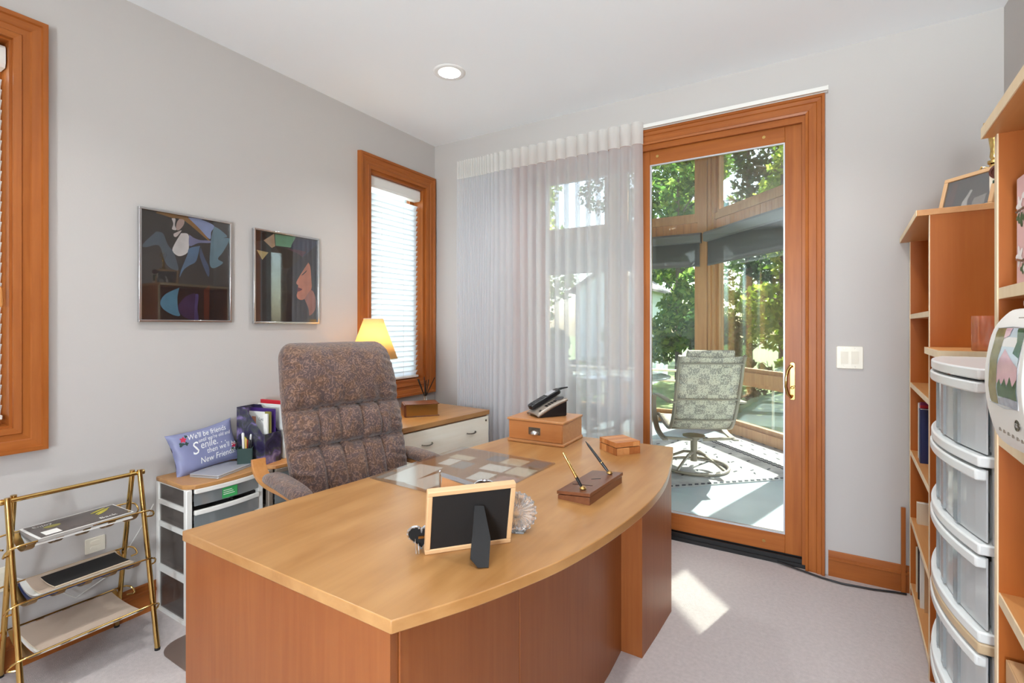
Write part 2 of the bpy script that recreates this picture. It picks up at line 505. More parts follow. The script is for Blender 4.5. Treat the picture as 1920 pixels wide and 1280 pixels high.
def clone(o, parent):
    c = o.copy(); COL.objects.link(c); c.parent = parent
    for ch in list(o.children): clone(ch, c)
    return c
def box_part(name, b, mat, parent, bevel=0.0):
    return MB().box(*b).build(name, mat, parent, bevel=bevel)
def rounded(x0, x1, y0, y1, r, n=5):
    pts = []
    for cx, cy, a0 in ((x1 - r, y1 - r, 0), (x0 + r, y1 - r, 90), (x0 + r, y0 + r, 180), (x1 - r, y0 + r, 270)):
        for i in range(n + 1):
            a = R(a0 + 90 * i / n); pts.append((cx + r * math.cos(a), cy + r * math.sin(a)))
    return pts
def holes_rects(a0, a1, b0, b1, holes):
    """split a rectangle around holes -> list of rectangles"""
    xs = sorted({a0, a1, *[h[0] for h in holes], *[h[1] for h in holes]})
    ys = sorted({b0, b1, *[h[2] for h in holes], *[h[3] for h in holes]})
    out = []
    for i in range(len(xs) - 1):
        for j in range(len(ys) - 1):
            cx, cy = (xs[i] + xs[i + 1]) / 2, (ys[j] + ys[j + 1]) / 2
            if any(h[0] < cx < h[1] and h[2] < cy < h[3] for h in holes): continue
            out.append((xs[i], xs[i + 1], ys[j], ys[j + 1]))
    return out
def weld(o):
    bm = bmesh.new(); bm.from_mesh(o.data)
    bmesh.ops.remove_doubles(bm, verts=bm.verts, dist=1e-5)
    seen = {}
    kill = []
    for f in bm.faces:
        k = tuple(sorted(v.index for v in f.verts))
        if k in seen: kill += [f, seen[k]]
        else: seen[k] = f
    bmesh.ops.delete(bm, geom=list(set(kill)), context='FACES')
    bm.to_mesh(o.data); bm.free()
    return o
def struct(name, mb, mat, label, cat, bevel=0.0):
    o = mb.build(name, mat, None, bevel=bevel)
    return tag(o, label, cat, None, 'structure')
def text_polys(body, size=1.0, shear=0.0, align='LEFT'):
    cu = bpy.data.curves.new('txt', 'FONT'); cu.body = body; cu.size = size; cu.shear = shear
    cu.align_x = align; cu.resolution_u = 2
    ob = bpy.data.objects.new('txt', cu); COL.objects.link(ob)
    dg = bpy.context.evaluated_depsgraph_get()
    me = bpy.data.meshes.new_from_object(ob.evaluated_get(dg))
    vs = [tuple(v.co[:2]) for v in me.vertices]; fs = [tuple(p.vertices) for p in me.polygons]
    bpy.data.objects.remove(ob); bpy.data.curves.remove(cu); bpy.data.meshes.remove(me)
    return vs, fs
def casing(parent, frame, plane, o0, o1, h0, h1, w, steps, mats, name='casing_board', sides='LRTB'):
    """mitred boards round an opening. frame(a, h, d): a along the wall, h up, d out of the wall into the room.
    inner edge (opening) at o0..o1, h0..h1; boards w wide; steps = profile [(dist from opening, depth)]"""
    prof = [(0, 0)] + steps + [(w, 0)]
    corner = {'BL': (o0, h0, -1, -1), 'BR': (o1, h0, 1, -1), 'TR': (o1, h1, 1, 1), 'TL': (o0, h1, -1, 1)}
    runs = {'B': ('BL', 'BR', 0), 'T': ('TL', 'TR', 0), 'L': ('BL', 'TL', 1), 'R': ('BR', 'TR', 1)}
    for sd in sides:
        c0, c1, m = runs[sd]
        vs = []
        for c in (c0, c1):
            a, h, sa, sh = corner[c]
            if 'B' not in sides and sh < 0 and sd in 'LR': sh = 0
            for d, e in prof: vs.append(frame(a + sa * d, h + sh * d, e))
        n = len(prof)
        fs = [tuple(range(n)), tuple(range(n, 2 * n))] + [(i, (i + 1) % n, n + (i + 1) % n, n + i) for i in range(n)]
        MB().add(vs, fs).build(name, mats[m], parent)
# ================================================================== THE ROOM
XL, XR, YB, YR, ZC, WT = -2.641, 0.765, 3.12, -2.05, 2.80, 0.15
# openings
W2 = (2.415, 2.995, 0.890, 2.425)      # window by the corner (Y0,Y1,Z0,Z1)
W1 = (0.02, 0.617, 0.935, 2.435)       # window at the left edge of the picture
DO = (-1.77, -0.023, 0.0, 2.477)       # sliding door (X0,X1,Z0,Z1)
RW = (-0.24, 0.64, 0.70, 2.30)         # unseen opening added for the rear fill light (X0,X1,Z0,Z1)
CANS = [(-1.79, 2.245), (-0.10, 2.245), (-1.79, 0.45), (-0.10, 0.45), (-1.79, -1.25), (-0.10, -1.25)]

mb = MB().box(XL - WT, XR + WT, YR - WT, YB + 0.02, -0.12, 0.0)
struct('floor', mb, 'carpet', 'pale beige cut pile carpet covering the office floor', 'floor')
mb = MB()
for a, b_, c, d in holes_rects(XL - WT, XR + WT, YR - WT, YB + WT, [(x - .066, x + .066, y - .066, y + .066) for x, y in CANS]):
    mb.box(a, b_, c, d, ZC, ZC + 0.12)
weld(struct('ceiling', mb, 'ceiling_paint', 'smooth white office ceiling', 'ceiling'))
mb = MB()
for a, b_, c, d in holes_rects(YR, YB + WT, 0, ZC, [W1, W2]): mb.box(XL - WT, XL, a, b_, c, d)
weld(struct('wall_left', mb, 'wall_paint', 'off white painted wall carrying the two framed pictures', 'wall'))
mb = MB()
for a, b_, c, d in holes_rects(XL, XR + WT, 0, ZC, [DO]): mb.box(a, b_, YB, YB + WT, c, d)
weld(struct('wall_back', mb, 'wall_paint', 'off white painted wall around the glass sliding door', 'wall'))
struct('wall_right', MB().box(XR, XR + WT, YR, YB, 0, ZC), 'wall_paint', 'off white painted wall behind the bookcases', 'wall')
mb = MB()
for a, b_, c, d in holes_rects(XL - WT, XR + WT, 0, ZC, [RW]): mb.box(a, b_, YR - WT, YR, c, d)
weld(struct('wall_rear', mb, 'wall_paint', 'off white painted wall behind the viewer', 'wall'))

# baseboards: profile with a bead
def base_run(name, frame, a0, a1, mat, label):
    prof = [(0, 0), (0.014, 0), (0.014, 0.085), (0.018, 0.088), (0.018, 0.1), (0.011, 0.104), (0.009, 0.128), (0.004, 0.132), (0, 0.132)]
    n = len(prof)
    vs = [frame(a0, h, d) for d, h in prof] + [frame(a1, h, d) for d, h in prof]
    fs = [tuple(range(n)), tuple(range(n, 2 * n))] + [(i, (i + 1) % n, n + (i + 1) % n, n + i) for i in range(n)]
    struct(name, MB().add(vs, fs), mat, label, 'baseboard')
FL = lambda a, h, d: (XL + d, a, h)      # left wall: a = Y
FB = lambda a, h, d: (a, YB - d, h)      # back wall: a = X
base_run('baseboard_left', FL, YR, YB, 'trim_y', 'honey wood baseboard along the picture wall')
base_run('baseboard_back', FB, 0.082, XR, 'trim_x', 'honey wood baseboard right of the sliding door')
base_run('baseboard_corner', FB, XL + 0.02, -1.862, 'trim_x', 'honey wood baseboard behind the sheer curtain')
tag(MB().box(0.386, 0.404, YB - 0.03, YB - 0.018, 0.0, 0.425).build('trim_1', 'trim_z'),
    'upright wooden strip between baseboard and bookcase', 'trim', None, 'structure')

STEPS = [(0.0, 0.020), (0.022, 0.024), (0.026, 0.018), (0.048, 0.018), (0.052, 0.022), (0.078, 0.026), (0.082, 0.034), (0.098, 0.034)]
def wall_window(name, label, Wd, fixed_bars=False):
    y0, y1, z0, z1 = Wd
    t = thing(name, label, 'window', (XL, (y0 + y1) / 2, z0), 0, None, 'structure')
    cy = (y0 + y1) / 2
    fr = lambda a, h, d: (d, a - cy, h - z0)
    casing(t, fr, None, y0, y1, z0, z1, 0.102, STEPS, ('trim_y', 'trim_z'))
    j = 0.022 if name != 'window_1' else 0.008
    L = y0 - cy; Rr = y1 - cy; H = z1 - z0
    for nm, b in (('jamb', (-WT, 0, L, L + j, 0, H)), ('jamb', (-WT, 0, Rr - j, Rr, 0, H))): box_part(nm, b, 'trim_z', t)
    for nm, b in (('head', (-WT, 0, L + j, Rr - j, H - j, H)), ('sill', (-WT, 0, L + j, Rr - j, 0, j))): box_part(nm, b, 'trim_y', t)
    s = 0.045
    for b in ((-WT + .02, -WT + .055, L + j, L + j + s, j, H - j), (-WT + .02, -WT + .055, Rr - j - s, Rr - j, j, H - j)): box_part('sash_stile', b, 'trim_z', t)
    for b in ((-WT + .02, -WT + .055, L + j + s, Rr - j - s, j, j + s), (-WT + .02, -WT + .055, L + j + s, Rr - j - s, H - j - s, H - j)): box_part('sash_rail', b, 'trim_y', t)
    box_part('pane', (-WT + .035, -WT + .04, L + j + s, Rr - j - s, j + s, H - j - s), 'glass', t)
    return t
wall_window('window_1', 'tall wood framed window at the left edge of the picture', W1)
wall_window('window_2', 'tall wood framed window with white blinds beside the corner', W2)

def blind(label, Wd, tilt, gap=0.028):
    y0, y1, z0, z1 = Wd
    t = thing('window_blind', label, 'blind', (XL - 0.055, (y0 + y1) / 2, z0 + 0.022), 0)
    hw = (y1 - y0) / 2 - gap; H = z1 - z0 - 0.044
    # valance with rounded face
    MB().prism([(-0.03, H - 0.085), (0.026, H - 0.085), (0.034, H - 0.07), (0.034, H - 0.012), (0.028, H - 0.002), (-0.03, H - 0.002)], -hw, hw, axis='Y').build('valance', 'white_plastic', t)
    pitch = 0.0395
    n = int((H - 0.125) / pitch)
    c, s = math.cos(R(tilt)), math.sin(R(tilt))
    me = None
    for i in range(n):
        z = 0.042 + i * pitch
        if me is None:
            prof = []
            for k in range(7):
                u = -0.025 + 0.05 * k / 6; bow = 0.0035 * (1 - (u / 0.025) ** 2)
                prof.append((u * c - bow * s, u * s + bow * c))
            for k in range(6, -1, -1):
                u = -0.025 + 0.05 * k / 6; bow = 0.0035 * (1 - (u / 0.025) ** 2) - 0.0026
                prof.append((u * c - bow * s, u * s + bow * c))
            me = MB().prism(prof, -hw + .006, hw - .006, axis='Y').mesh('slat', True, 50)
            me.materials.append(M['blind_slat'])
        o = link('slat', me, t); o.location = (0, 0, z)
    box_part('bottom_rail', (-0.024, 0.024, -hw + .006, hw - .006, 0.008, 0.026), 'white_plastic', t, 0.003)
    for y in (-hw * 0.55, hw * 0.30):
        m2 = MB()
        m2.tube([(0.030, y, 0.01), (0.030, y, H - 0.09)], 0.0013, 5)
        m2.tube([(-0.030, y, 0.01), (-0.030, y, H - 0.09)], 0.0013, 5)
        m2.build('ladder_cord', 'white_plastic', t)
    return t
blind('white slatted blind lowered in the window beside the corner', W2, 62)
blind('white slatted blind in the window at the left picture edge', W1, 62, 0.012)
t = thing('blind_cord', 'hanging blind cord with small tassel at the left window', 'cord', (XL - 0.008, 0.585, 1.45))
MB().tube([(0, 0, 0.78), (0.002, 0, 0.4), (0, 0, 0.03)], 0.0018, 6).build('cord', 'white_plastic', t)
MB().lathe([(0.003, 0.03), (0.009, 0.02), (0.012, -0.03), (0.010, -0.05)], 10).build('tassel', 'bent_wood', t, True)

# ------------------------------------------------------------------ added rear window (unseen behind the viewer, lets the fill light in)
t = thing('added_window_3', 'unseen wood framed window added behind the viewer for fill light', 'window', ((RW[0] + RW[1]) / 2, YR, RW[2]), 0, None, 'structure')
cx = (RW[0] + RW[1]) / 2
casing(t, lambda a, h, d: (a - cx, d, h - RW[2]), None, RW[0], RW[1], RW[2], RW[3], 0.102, STEPS, ('trim_x', 'trim_z'))

# ------------------------------------------------------------------ sliding door
d0, d1, _, dz = DO
t = thing('door_1', 'wood framed sliding glass door to the sunroom, brass handle', 'door', (d1, YB, 0), 0, None, 'structure')
fr = lambda a, h, d: (a - d1, -d, h)
casing(t, fr, None, d0, d1, 0.0, dz, 0.092, [(0.0, 0.018), (0.012, 0.022), (0.016, 0.016), (0.05, 0.018), (0.054, 0.024), (0.072, 0.026), (0.076, 0.034), (0.088, 0.034)], ('trim_x', 'trim_z'), sides='LRT')
Wd = d1 - d0
box_part('jamb', (-0.016, 0, 0.0, WT, 0, dz), 'trim_z', t)
box_part('jamb', (-Wd, -Wd + 0.016, 0.0, WT, 0, dz), 'trim_z', t)
box_part('head_jamb', (-Wd + .016, -0.016, 0.0, WT, dz - 0.018, dz), 'trim_x', t)
box_part('head_stop', (-Wd + .016, -0.016, 0.0, 0.02, dz - 0.034, dz - 0.018), 'trim_x', t)
def door_panel(nm, x0, x1, y0, y1, z0, z1, sl, sr, top, bot):
    p = box_part(nm, (x0, x0 + sl, y0, y1, z0, z1), 'trim_z', t, 0.002)
    box_part('stile', (x1 - sr, x1, y0, y1, z0, z1), 'trim_z', p, 0.002)
    box_part('top_rail', (x0 + sl, x1 - sr, y0, y1, z1 - top, z1), 'trim_x', p, 0.002)
    box_part('bottom_rail', (x0 + sl, x1 - sr, y0, y1, z0, z0 + bot), 'trim_x', p, 0.002)
    ym = (y0 + y1) / 2
    box_part('glass_pane', (x0 + sl, x1 - sr, ym - .004, ym + .004, z0 + bot, z1 - top), 'glass', p)
    bead = MB()
    gx0, gx1, gz0, gz1 = x0 + sl, x1 - sr, z0 + bot, z1 - top
    for b in ((gx0, gx0 + .008, y0 - .001, y0 + .012, gz0, gz1), (gx1 - .008, gx1, y0 - .001, y0 + .012, gz0, gz1),
              (gx0 + .008, gx1 - .008, y0 - .001, y0 + .012, gz0, gz0 + .008), (gx0 + .008, gx1 - .008, y0 - .001, y0 + .012, gz1 - .008, gz1)):
        bead.box(*b)
    bead.build('glazing_bead', 'aluminium', p)
    return p
slide = door_panel('sliding_panel', -0.962, -0.016, 0.035, 0.078, 0.05, dz - 0.02, 0.105, 0.083, 0.098, 0.105)
door_panel('fixed_panel', -Wd + 0.016, -0.87, 0.092, 0.135, 0.05, dz - 0.02, 0.095, 0.095, 0.098, 0.105)
box_part('threshold', (-Wd, 0, -0.002, WT, 0.001, 0.022), 'rubber_black', t)
for k, y in enumerate((0.012, 0.05, 0.088)): box_part('track_rib', (-Wd + .016, -.016, y, y + .012, 0.022, 0.044), 'rubber_black', t)
me = MB().lathe([(0.009, 0), (0.009, 0.003), (0.0045, 0.003), (0.0045, 0.0015)], 14).mesh('screw_cap', True)
me.materials.append(M['brass'])
for x, z in ((-0.81, 2.408), (-0.205, 2.408), (-0.205, 0.098), (-0.81, 0.098)):
    o = link('screw_cap', me, slide); o.location = (x, 0.035, z); o.rotation_euler = (R(90), 0, 0)
# handle: back plate, bow grip, thumb turn
hx, hz = -0.062, 1.02
h = MB().prism(rounded(hx - .013, hx + .013, hz - .105, hz + .105, .010), 0.028, 0.035, axis='Y').build('handle_plate', 'antique_brass', slide, bevel=0.002)
MB().tube([(hx - .002, 0.028, hz + .082), (hx - .006, 0.006, hz + .086), (hx - .02, -0.012, hz + .062), (hx - .03, -0.018, hz + .02), (hx - .03, -0.018, hz - .03), (hx - .02, -0.012, hz - .07), (hx - .006, 0.006, hz - .088), (hx - .002, 0.028, hz - .082)], 0.0075, 10).build('grip', 'brass', h, True)
MB().lathe([(0.010, 0), (0.010, 0.008), (0.006, 0.010), (0.006, 0.016)], 14, T=Matrix.Translation((hx, 0.028, hz - .035)) @ Matrix.Rotation(R(90), 4, 'X')).build('thumb_turn_rose', 'brass', h, True)
MB().bar((hx - .012, 0.01, hz - .043), (hx + .012, 0.01, hz - .025), 0.006, 0.006).build('thumb_turn', 'brass', h, bevel=0.002)

# ------------------------------------------------------------------ curtain rail and sheer
t = thing('curtain_rail', 'white curtain rail above the sliding door', 'rail', (-1.13, YB - 0.04, 2.574))
MB().prism([(-0.020, -0.006), (-0.020, 0.016), (0.024, 0.016), (0.024, -0.006), (0.010, -0.006), (0.010, 0.0), (-0.006, 0.0), (-0.006, -0.006)], -1.21, 1.205, axis='X').build('track', 'white_plastic', t)
for x in (-1.0, -0.35, 0.3, 0.92): box_part('bracket', (x - .012, x + .012, 0.0, 0.0395, 0.016, 0.022), 'white_plastic', t)
box_part('end_cap', (1.205, 1.211, -0.021, 0.025, -0.007, 0.017), 'white_plastic', t)

fold = [-0.888, -0.964, -1.038, -1.117, -1.189, -1.26, -1.336, -1.418, -1.491, -1.564, -1.637, -1.704, -1.769, -1.836, -1.891, -1.948, -1.99, -2.022, -2.054]
while fold[-1] > -2.325: fold.append(fold[-1] - 0.0215)
t = thing('sheer_curtain', 'white translucent sheer curtain with scalloped heading pulled to the left of the door', 'curtain', (-1.6, 3.03, 0.0))
def fold_pts(depth, lip):
    pts = []
    for i in range(len(fold) - 1):
        a, b_ = fold[i], fold[i + 1]; w = a - b_
        dd = min(depth, 0.9 * w)
        for k in range(9):
            s = k / 8
            x = a - w * s
            # scallop bulging to the room, tucked back at both ends, slightly overlapping its neighbour
            y = -dd * math.sqrt(max(0.0, 1 - (2 * s - 1) ** 2)) ** 0.8
            x += lip * w * math.sin(2 * PI * s) * 0.5
            pts.append((x + 1.6, y))
    return pts
hd = fold_pts(0.034, -0.10)
rows = [[(x, y, z) for x, y in hd] for z in (2.455, 2.50, 2.55, 2.592)]
MB().grid(rows).build('heading', 'sheer_heading', t, True, ang=75)
rows = []
for z in (2.455, 2.3, 1.9, 1.5, 1.1, 0.7, 0.3, 0.02):
    k = 1.0 + 0.25 * (2.455 - z) / 2.4
    rows.append([(x + 0.004 * math.sin(7 * x + 2.2 * z), y * k + 0.004 * math.sin(11 * x + 3 * z), z) for x, y in fold_pts(0.034, -0.10)])
MB().grid(rows).build('fabric', 'sheer', t, True, ang=75)
# denser vertical vane at every fold
for i in range(1, len(fold) - 1):
    x = fold[i] + 1.6; w = min(0.028, 0.45 * (fold[i - 1] - fold[i]))
    rows = [[(x - w * 0.35, -0.004, z), (x + w * 0.2, 0.006, z), (x + w * 0.65, 0.016, z)] for z in (0.02, 1.2, 2.455)]
    MB().grid(rows).build('vane', 'sheer', t)

# ------------------------------------------------------------------ recessed lights
ring = MB().lathe([(0.064, 0.0), (0.064, -0.004), (0.080, -0.006), (0.092, -0.003), (0.094, 0.0005)], 36, cap=False).mesh('trim_ring', True, 60)
ring.materials.append(M['white_paint'])
can = MB().lathe([(0.066, 0.001), (0.060, 0.03), (0.050, 0.075), (0.046, 0.078), (0.0, 0.0781)], 36, cap=False).mesh('reflector', True, 60)
can.materials.append(M['white_paint'])
lamp_me = MB().lathe([(0.0, 0.048), (0.02, 0.05), (0.036, 0.058), (0.042, 0.07), (0.042, 0.077)], 24, cap=False).mesh('lamp_face', True)
lamp_me.materials.append(M['bulb'])
where = ['glowing round recessed ceiling light in view above the chair', 'recessed ceiling light above the sliding door end of the room',
         'recessed ceiling light above the magazine rack', 'recessed ceiling light above the viewer', 'recessed ceiling light behind the viewer on the window side', 'recessed ceiling light behind the viewer on the bookcase side']
for (x, y), lb in zip(CANS, where):
    t = thing('ceiling_light', lb, 'light', (x, y, ZC), 0, 'recessed lights in the office ceiling')
    link('trim_ring', ring, t); link('reflector', can, t); link('lamp_face', lamp_me, t)
    ld = bpy.data.lights.new('downlight', 'AREA'); ld.shape = 'DISK'; ld.size = 0.07; ld.energy = 5.2; ld.color = (0.95, 0.98, 1.0); ld.spread = R(115)
    lo = bpy.data.objects.new('downlight', ld); COL.objects.link(lo); lo.parent = t; lo.location = (0, 0, 0.040)

# ------------------------------------------------------------------ switch, outlets, cords
t = thing('light_switch', 'ivory double rocker light switch right of the door', 'switch', (0.176, YB, 1.162))
MB().prism(rounded(-.058, .058, -.0585, .0585, .006), -.007, 0.0, axis='Y').build('cover_plate', 'ivory_plastic', t, bevel=0.002)
for x in (-.023, .023):
    MB().add([(x - .0165, -.007, -.033), (x + .0165, -.007, -.033), (x + .0165, -.007, .033), (x - .0165, -.007, .033), (x - .0165, -.0085, -.033), (x + .0165, -.0085, -.033), (x + .0165, -.013, .033), (x - .0165, -.013, .033)],
             [(0, 1, 5, 4), (1, 2, 6, 5), (2, 3, 7, 6), (3, 0, 4, 7), (4, 5, 6, 7)]).build('rocker', 'ivory_plastic', t)
    for z in (-.048, .048):
        MB().lathe([(.0028, 0), (.0028, .0012)], 8, T=Matrix.Translation((x, -.007, z)) @ Matrix.Rotation(R(90), 4, 'X')).build('screw', 'pewter', t)
def outlet(y, z, lab, sc):
    t = thing('wall_outlet', lab, 'outlet', (XL, y, z)); t.scale = (1, 1, sc)
    MB().prism(rounded(-.035, .035, -.0575, .0575, .005), 0, .006, axis='X').build('cover_plate', 'ivory_plastic', t, bevel=0.0015)
    for zz in (-.02, .02):
        MB().prism(rounded(-.017, .017, zz - .014, zz + .014, .008), .006, .008, axis='X').build('socket_face', 'ivory_plastic', t)
outlet(0.875, 0.385, 'small ivory wall plate seen behind the upper tiers of the brass rack', .55)
outlet(0.575, 0.36, 'ivory wall plate left of the brass rack', .8)
o = MB().tube([(XL + .012, 0.60, 0.37), (XL + .03, 0.70, 0.30), (XL + .035, 0.80, 0.20), (XL + .03, 0.93, 0.25), (XL + .03, 1.03, 0.40), (XL + .03, 1.085, 0.50)], 0.0025, 6).build('power_cable', 'white_plastic', None, True)
tag(o, 'thin white cord running along the wall behind the brass rack', 'cord')
o = MB().tube([(-0.16, YB - 0.012, 0.012), (-0.02, YB - 0.05, 0.008), (0.05, YB - 0.075, 0.007), (0.14, YB - 0.09, 0.007), (0.27, YB - 0.075, 0.007), (0.36, YB - 0.05, 0.007), (0.405, YB - 0.045, 0.007)], 0.005, 8).build('floor_cable', 'cord_black', None, True)
tag(o, 'black cable lying on the carpet from the door track to the bookcase', 'cord')
# ================================================================== DESK
DX, DY = -1.0, 1.55
top_pts = [(-1.516, 0.700), (-0.704, 0.700)]
bow = [(-0.624, 0.85), (-0.567, 0.985), (-0.521, 1.12), (-0.482, 1.31), (-0.457, 1.53), (-0.452, 1.70), (-0.462, 1.87), (-0.486, 2.03), (-0.520, 2.22), (-0.560, 2.402)]
# smooth the bow with a Catmull-Rom pass
ctrl = [(-0.704, 0.700)] + bow
def catmull(P, n=4):
    out = []
    Q = [P[0]] + P + [P[-1]]
    for i in range(1, len(Q) - 2):
        p0, p1, p2, p3 = map(Vector, (Q[i - 1], Q[i], Q[i + 1], Q[i + 2]))
        for k in range(n):
            s = k / n
            out.append(tuple(0.5 * ((2 * p1) + (p2 - p0) * s + (2 * p0 - 5 * p1 + 4 * p2 - p3) * s * s + (3 * p1 - p0 - 3 * p2 + p3) * s ** 3)))
    out.append(tuple(P[-1]))
    return out
outline = [(-1.516, 0.700)] + catmull(ctrl) + [(-1.33, 2.372), (-1.345, 2.2), (-1.40, 1.78), (-1.452, 1.25)]
loc = lambda p: (p[0] - DX, p[1] - DY)
desk = thing('office_desk', 'large maple executive desk with bowed front top', 'desk', (DX, DY, 0))
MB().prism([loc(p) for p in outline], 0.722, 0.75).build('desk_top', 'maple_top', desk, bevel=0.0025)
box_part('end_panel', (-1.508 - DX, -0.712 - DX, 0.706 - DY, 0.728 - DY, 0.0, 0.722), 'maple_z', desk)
# modesty panel: flat board and bowed board with a seam between them
def board(name, pts, th, z0, z1, mat, par):
    """vertical board following a plan polyline, thickness th on its left"""
    P = [Vector(p) for p in pts]; N = []
    for i in range(len(P)):
        d = (P[min(i + 1, len(P) - 1)] - P[max(i - 1, 0)]).normalized(); N.append(Vector((-d.y, d.x)))
    poly = [tuple(p) for p in P] + [tuple(p + n * th) for p, n in zip(P[::-1], N[::-1])]
    return MB().prism([loc(p) for p in poly], z0, z1).build(name, mat, par, bevel=0.001)
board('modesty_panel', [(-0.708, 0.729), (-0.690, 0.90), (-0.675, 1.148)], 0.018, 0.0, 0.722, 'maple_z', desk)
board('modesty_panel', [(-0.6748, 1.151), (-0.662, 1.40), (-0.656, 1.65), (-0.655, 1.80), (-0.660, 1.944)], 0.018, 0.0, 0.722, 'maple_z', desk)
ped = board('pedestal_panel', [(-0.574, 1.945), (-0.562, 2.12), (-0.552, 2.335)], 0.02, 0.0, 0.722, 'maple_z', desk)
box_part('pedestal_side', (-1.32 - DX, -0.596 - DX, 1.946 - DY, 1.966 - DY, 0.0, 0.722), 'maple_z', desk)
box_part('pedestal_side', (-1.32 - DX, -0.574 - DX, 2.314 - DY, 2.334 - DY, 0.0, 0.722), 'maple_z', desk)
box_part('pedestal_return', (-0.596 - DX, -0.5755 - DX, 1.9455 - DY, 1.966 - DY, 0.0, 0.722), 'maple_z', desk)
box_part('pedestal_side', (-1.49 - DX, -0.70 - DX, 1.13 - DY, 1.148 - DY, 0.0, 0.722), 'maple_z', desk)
# drawers on the sitter's side
dr_z = ((0.06, 0.26), (0.265, 0.465), (0.47, 0.70))
pull = MB().tube([(0, -.045, 0), (-.022, -.04, 0), (-.026, 0, 0), (-.022, .04, 0), (0, .045, 0)], 0.004, 8).mesh('drawer_pull', True); pull.materials.append(M['pewter'])
for (ya, yb, xf) in ((0.734, 1.126, -1.503), (1.97, 2.31, -1.33)):
    for z0, z1 in dr_z:
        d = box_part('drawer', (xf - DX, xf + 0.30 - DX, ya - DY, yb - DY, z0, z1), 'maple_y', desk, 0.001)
        o = link('drawer_pull', pull, d); o.location = (xf - DX, (ya + yb) / 2 - DY, (z0 + z1) / 2)
TZ = 0.75
# ------------------------------------------------------------------ desk mat and the papers under it
def paper(x0, x1, y0, y1, rot, mat, label, cat='card', z=TZ + 0.0005, nm='paper_card'):
    o = MB().box(-(x1 - x0) / 2, (x1 - x0) / 2, -(y1 - y0) / 2, (y1 - y0) / 2, 0, 0.0005).build(nm, mat)
    o.location = ((x0 + x1) / 2, (y0 + y1) / 2, z); o.rotation_euler = (0, 0, R(rot))
    return tag(o, label, cat, 'papers under the clear desk mat')
paper(-1.39, -1.27, 1.34, 1.56, 4, 'white_paper', 'white sheet at the chair side of the clear desk mat', 'paper', nm='paper_sheet')
paper(-1.26, -1.15, 1.33, 1.50, -8, 'white_paper', 'tilted white sheet nearest the picture frame under the mat', 'paper', nm='paper_sheet')
paper(-1.42, -1.39, 1.33, 1.42, 2, 'grey_paper', 'small grey slip at the left corner of the desk mat')
paper(-1.36, -1.25, 1.70, 1.76, 0, 'cream_paper', 'cream card in the far chair-side corner of the mat')
paper(-1.34, -1.28, 1.60, 1.69, 3, 'white_paper', 'white card just below the far cream card')
paper(-1.27, -1.20, 1.59, 1.68, 0, 'grey_paper', 'pale grey card beside the white card mid mat')
paper(-1.20, -1.13, 1.75, 1.83, 0, 'photo_grey', 'grey photo card at the far edge of the mat')
paper(-1.12, -1.02, 1.74, 1.83, -2, 'cream_paper', 'cream card right of the grey photo card')
paper(-1.01, -0.93, 1.76, 1.85, 0, 'photo_grey', 'patterned grey card at the far right corner of the mat')
paper(-1.15, -1.04, 1.63, 1.71, 0, 'white_paper', 'white card in the middle of the right half of the mat')
paper(-1.03, -0.93, 1.63, 1.73, 0, 'cream_paper', 'large cream card at the right edge of the mat')
paper(-1.02, -0.93, 1.47, 1.60, 0, 'rose_card', 'rosy picture card at the right edge near the crystal')
paper(-1.12, -1.04, 1.50, 1.60, 2, 'white_paper', 'white card left of the rosy picture card')
paper(-1.13, -1.02, 1.39, 1.46, -4, 'yellow_card', 'ochre yellow card at the near right of the mat')
paper(-1.0, -0.93, 1.36, 1.44, 8, 'photo_dark', 'dark brown picture card at the near right corner of the mat')
o = MB().prism(rounded(-0.255, 0.255, -0.285, 0.285, 0.02), 0, 0.0016).build('desk_mat', 'desk_vinyl')
o.location = (-1.175, 1.585, TZ + 0.0012); o.rotation_euler = (0, 0, R(-2))
tag(o, 'clear vinyl desk mat covering cards and papers on the desk', 'desk mat')

# ------------------------------------------------------------------ picture frame seen from behind
a = Vector((-0.831, 0.944)); b_ = Vector((-0.684, 1.119))
ang = math.atan2(b_.y - a.y, b_.x - a.x)
L = (b_ - a).length
t = thing('picture_frame', 'gold rimmed picture frame seen from its black back with easel leg', 'picture frame', (a.x, a.y, TZ), ang)
# local: x along the bottom edge, -y toward viewer (back side), z up; leaning toward the viewer
lean = Matrix.Rotation(R(15), 4, 'X')
Hh = 0.178
w = 0.013
for nm, b in (('frame_bar', (0, L, 0.0, 0.020, 0, w)), ('frame_bar', (0, L, 0.0, 0.020, Hh - w, Hh)), ('frame_bar', (0, w, 0.0, 0.020, w, Hh - w)), ('frame_bar', (L - w, L, 0.0, 0.020, w, Hh - w))):
    MB().box(*b, T=lean).build(nm, 'tan_cover', t, bevel=0.002)
MB().box(w * .6, L - w * .6, 0.003, 0.012, w * .6, Hh - w * .6, T=lean).build('back_board', 'black_card', t)
MB().box(w, L - w, 0.0125, 0.016, w, Hh - w, T=lean).build('photo', 'photo_dark', t)
p0 = lean @ Vector((L * 0.58, 0.0, 0.125))
leg_end = Vector((L * 0.50, -0.112, 0.003))
dv = (leg_end - p0)
u = Vector((1, 0, 0)); u = (u - dv.normalized() * u.dot(dv.normalized())).normalized(); nn = dv.normalized().cross(u)
poly = [(-.012, 0.0), (.012, 0.0), (.027, .55), (.020, 1.0), (-.006, 1.0), (-.024, .86)]
vs = [p0 + dv * v + u * q + nn * e for e in (-.002, .002) for q, v in poly]
zmin = min(v.z for v in vs)
vs = [Vector((v.x, v.y, v.z - min(0, zmin))) if v.z < 0.02 else v for v in vs]
n = len(poly)
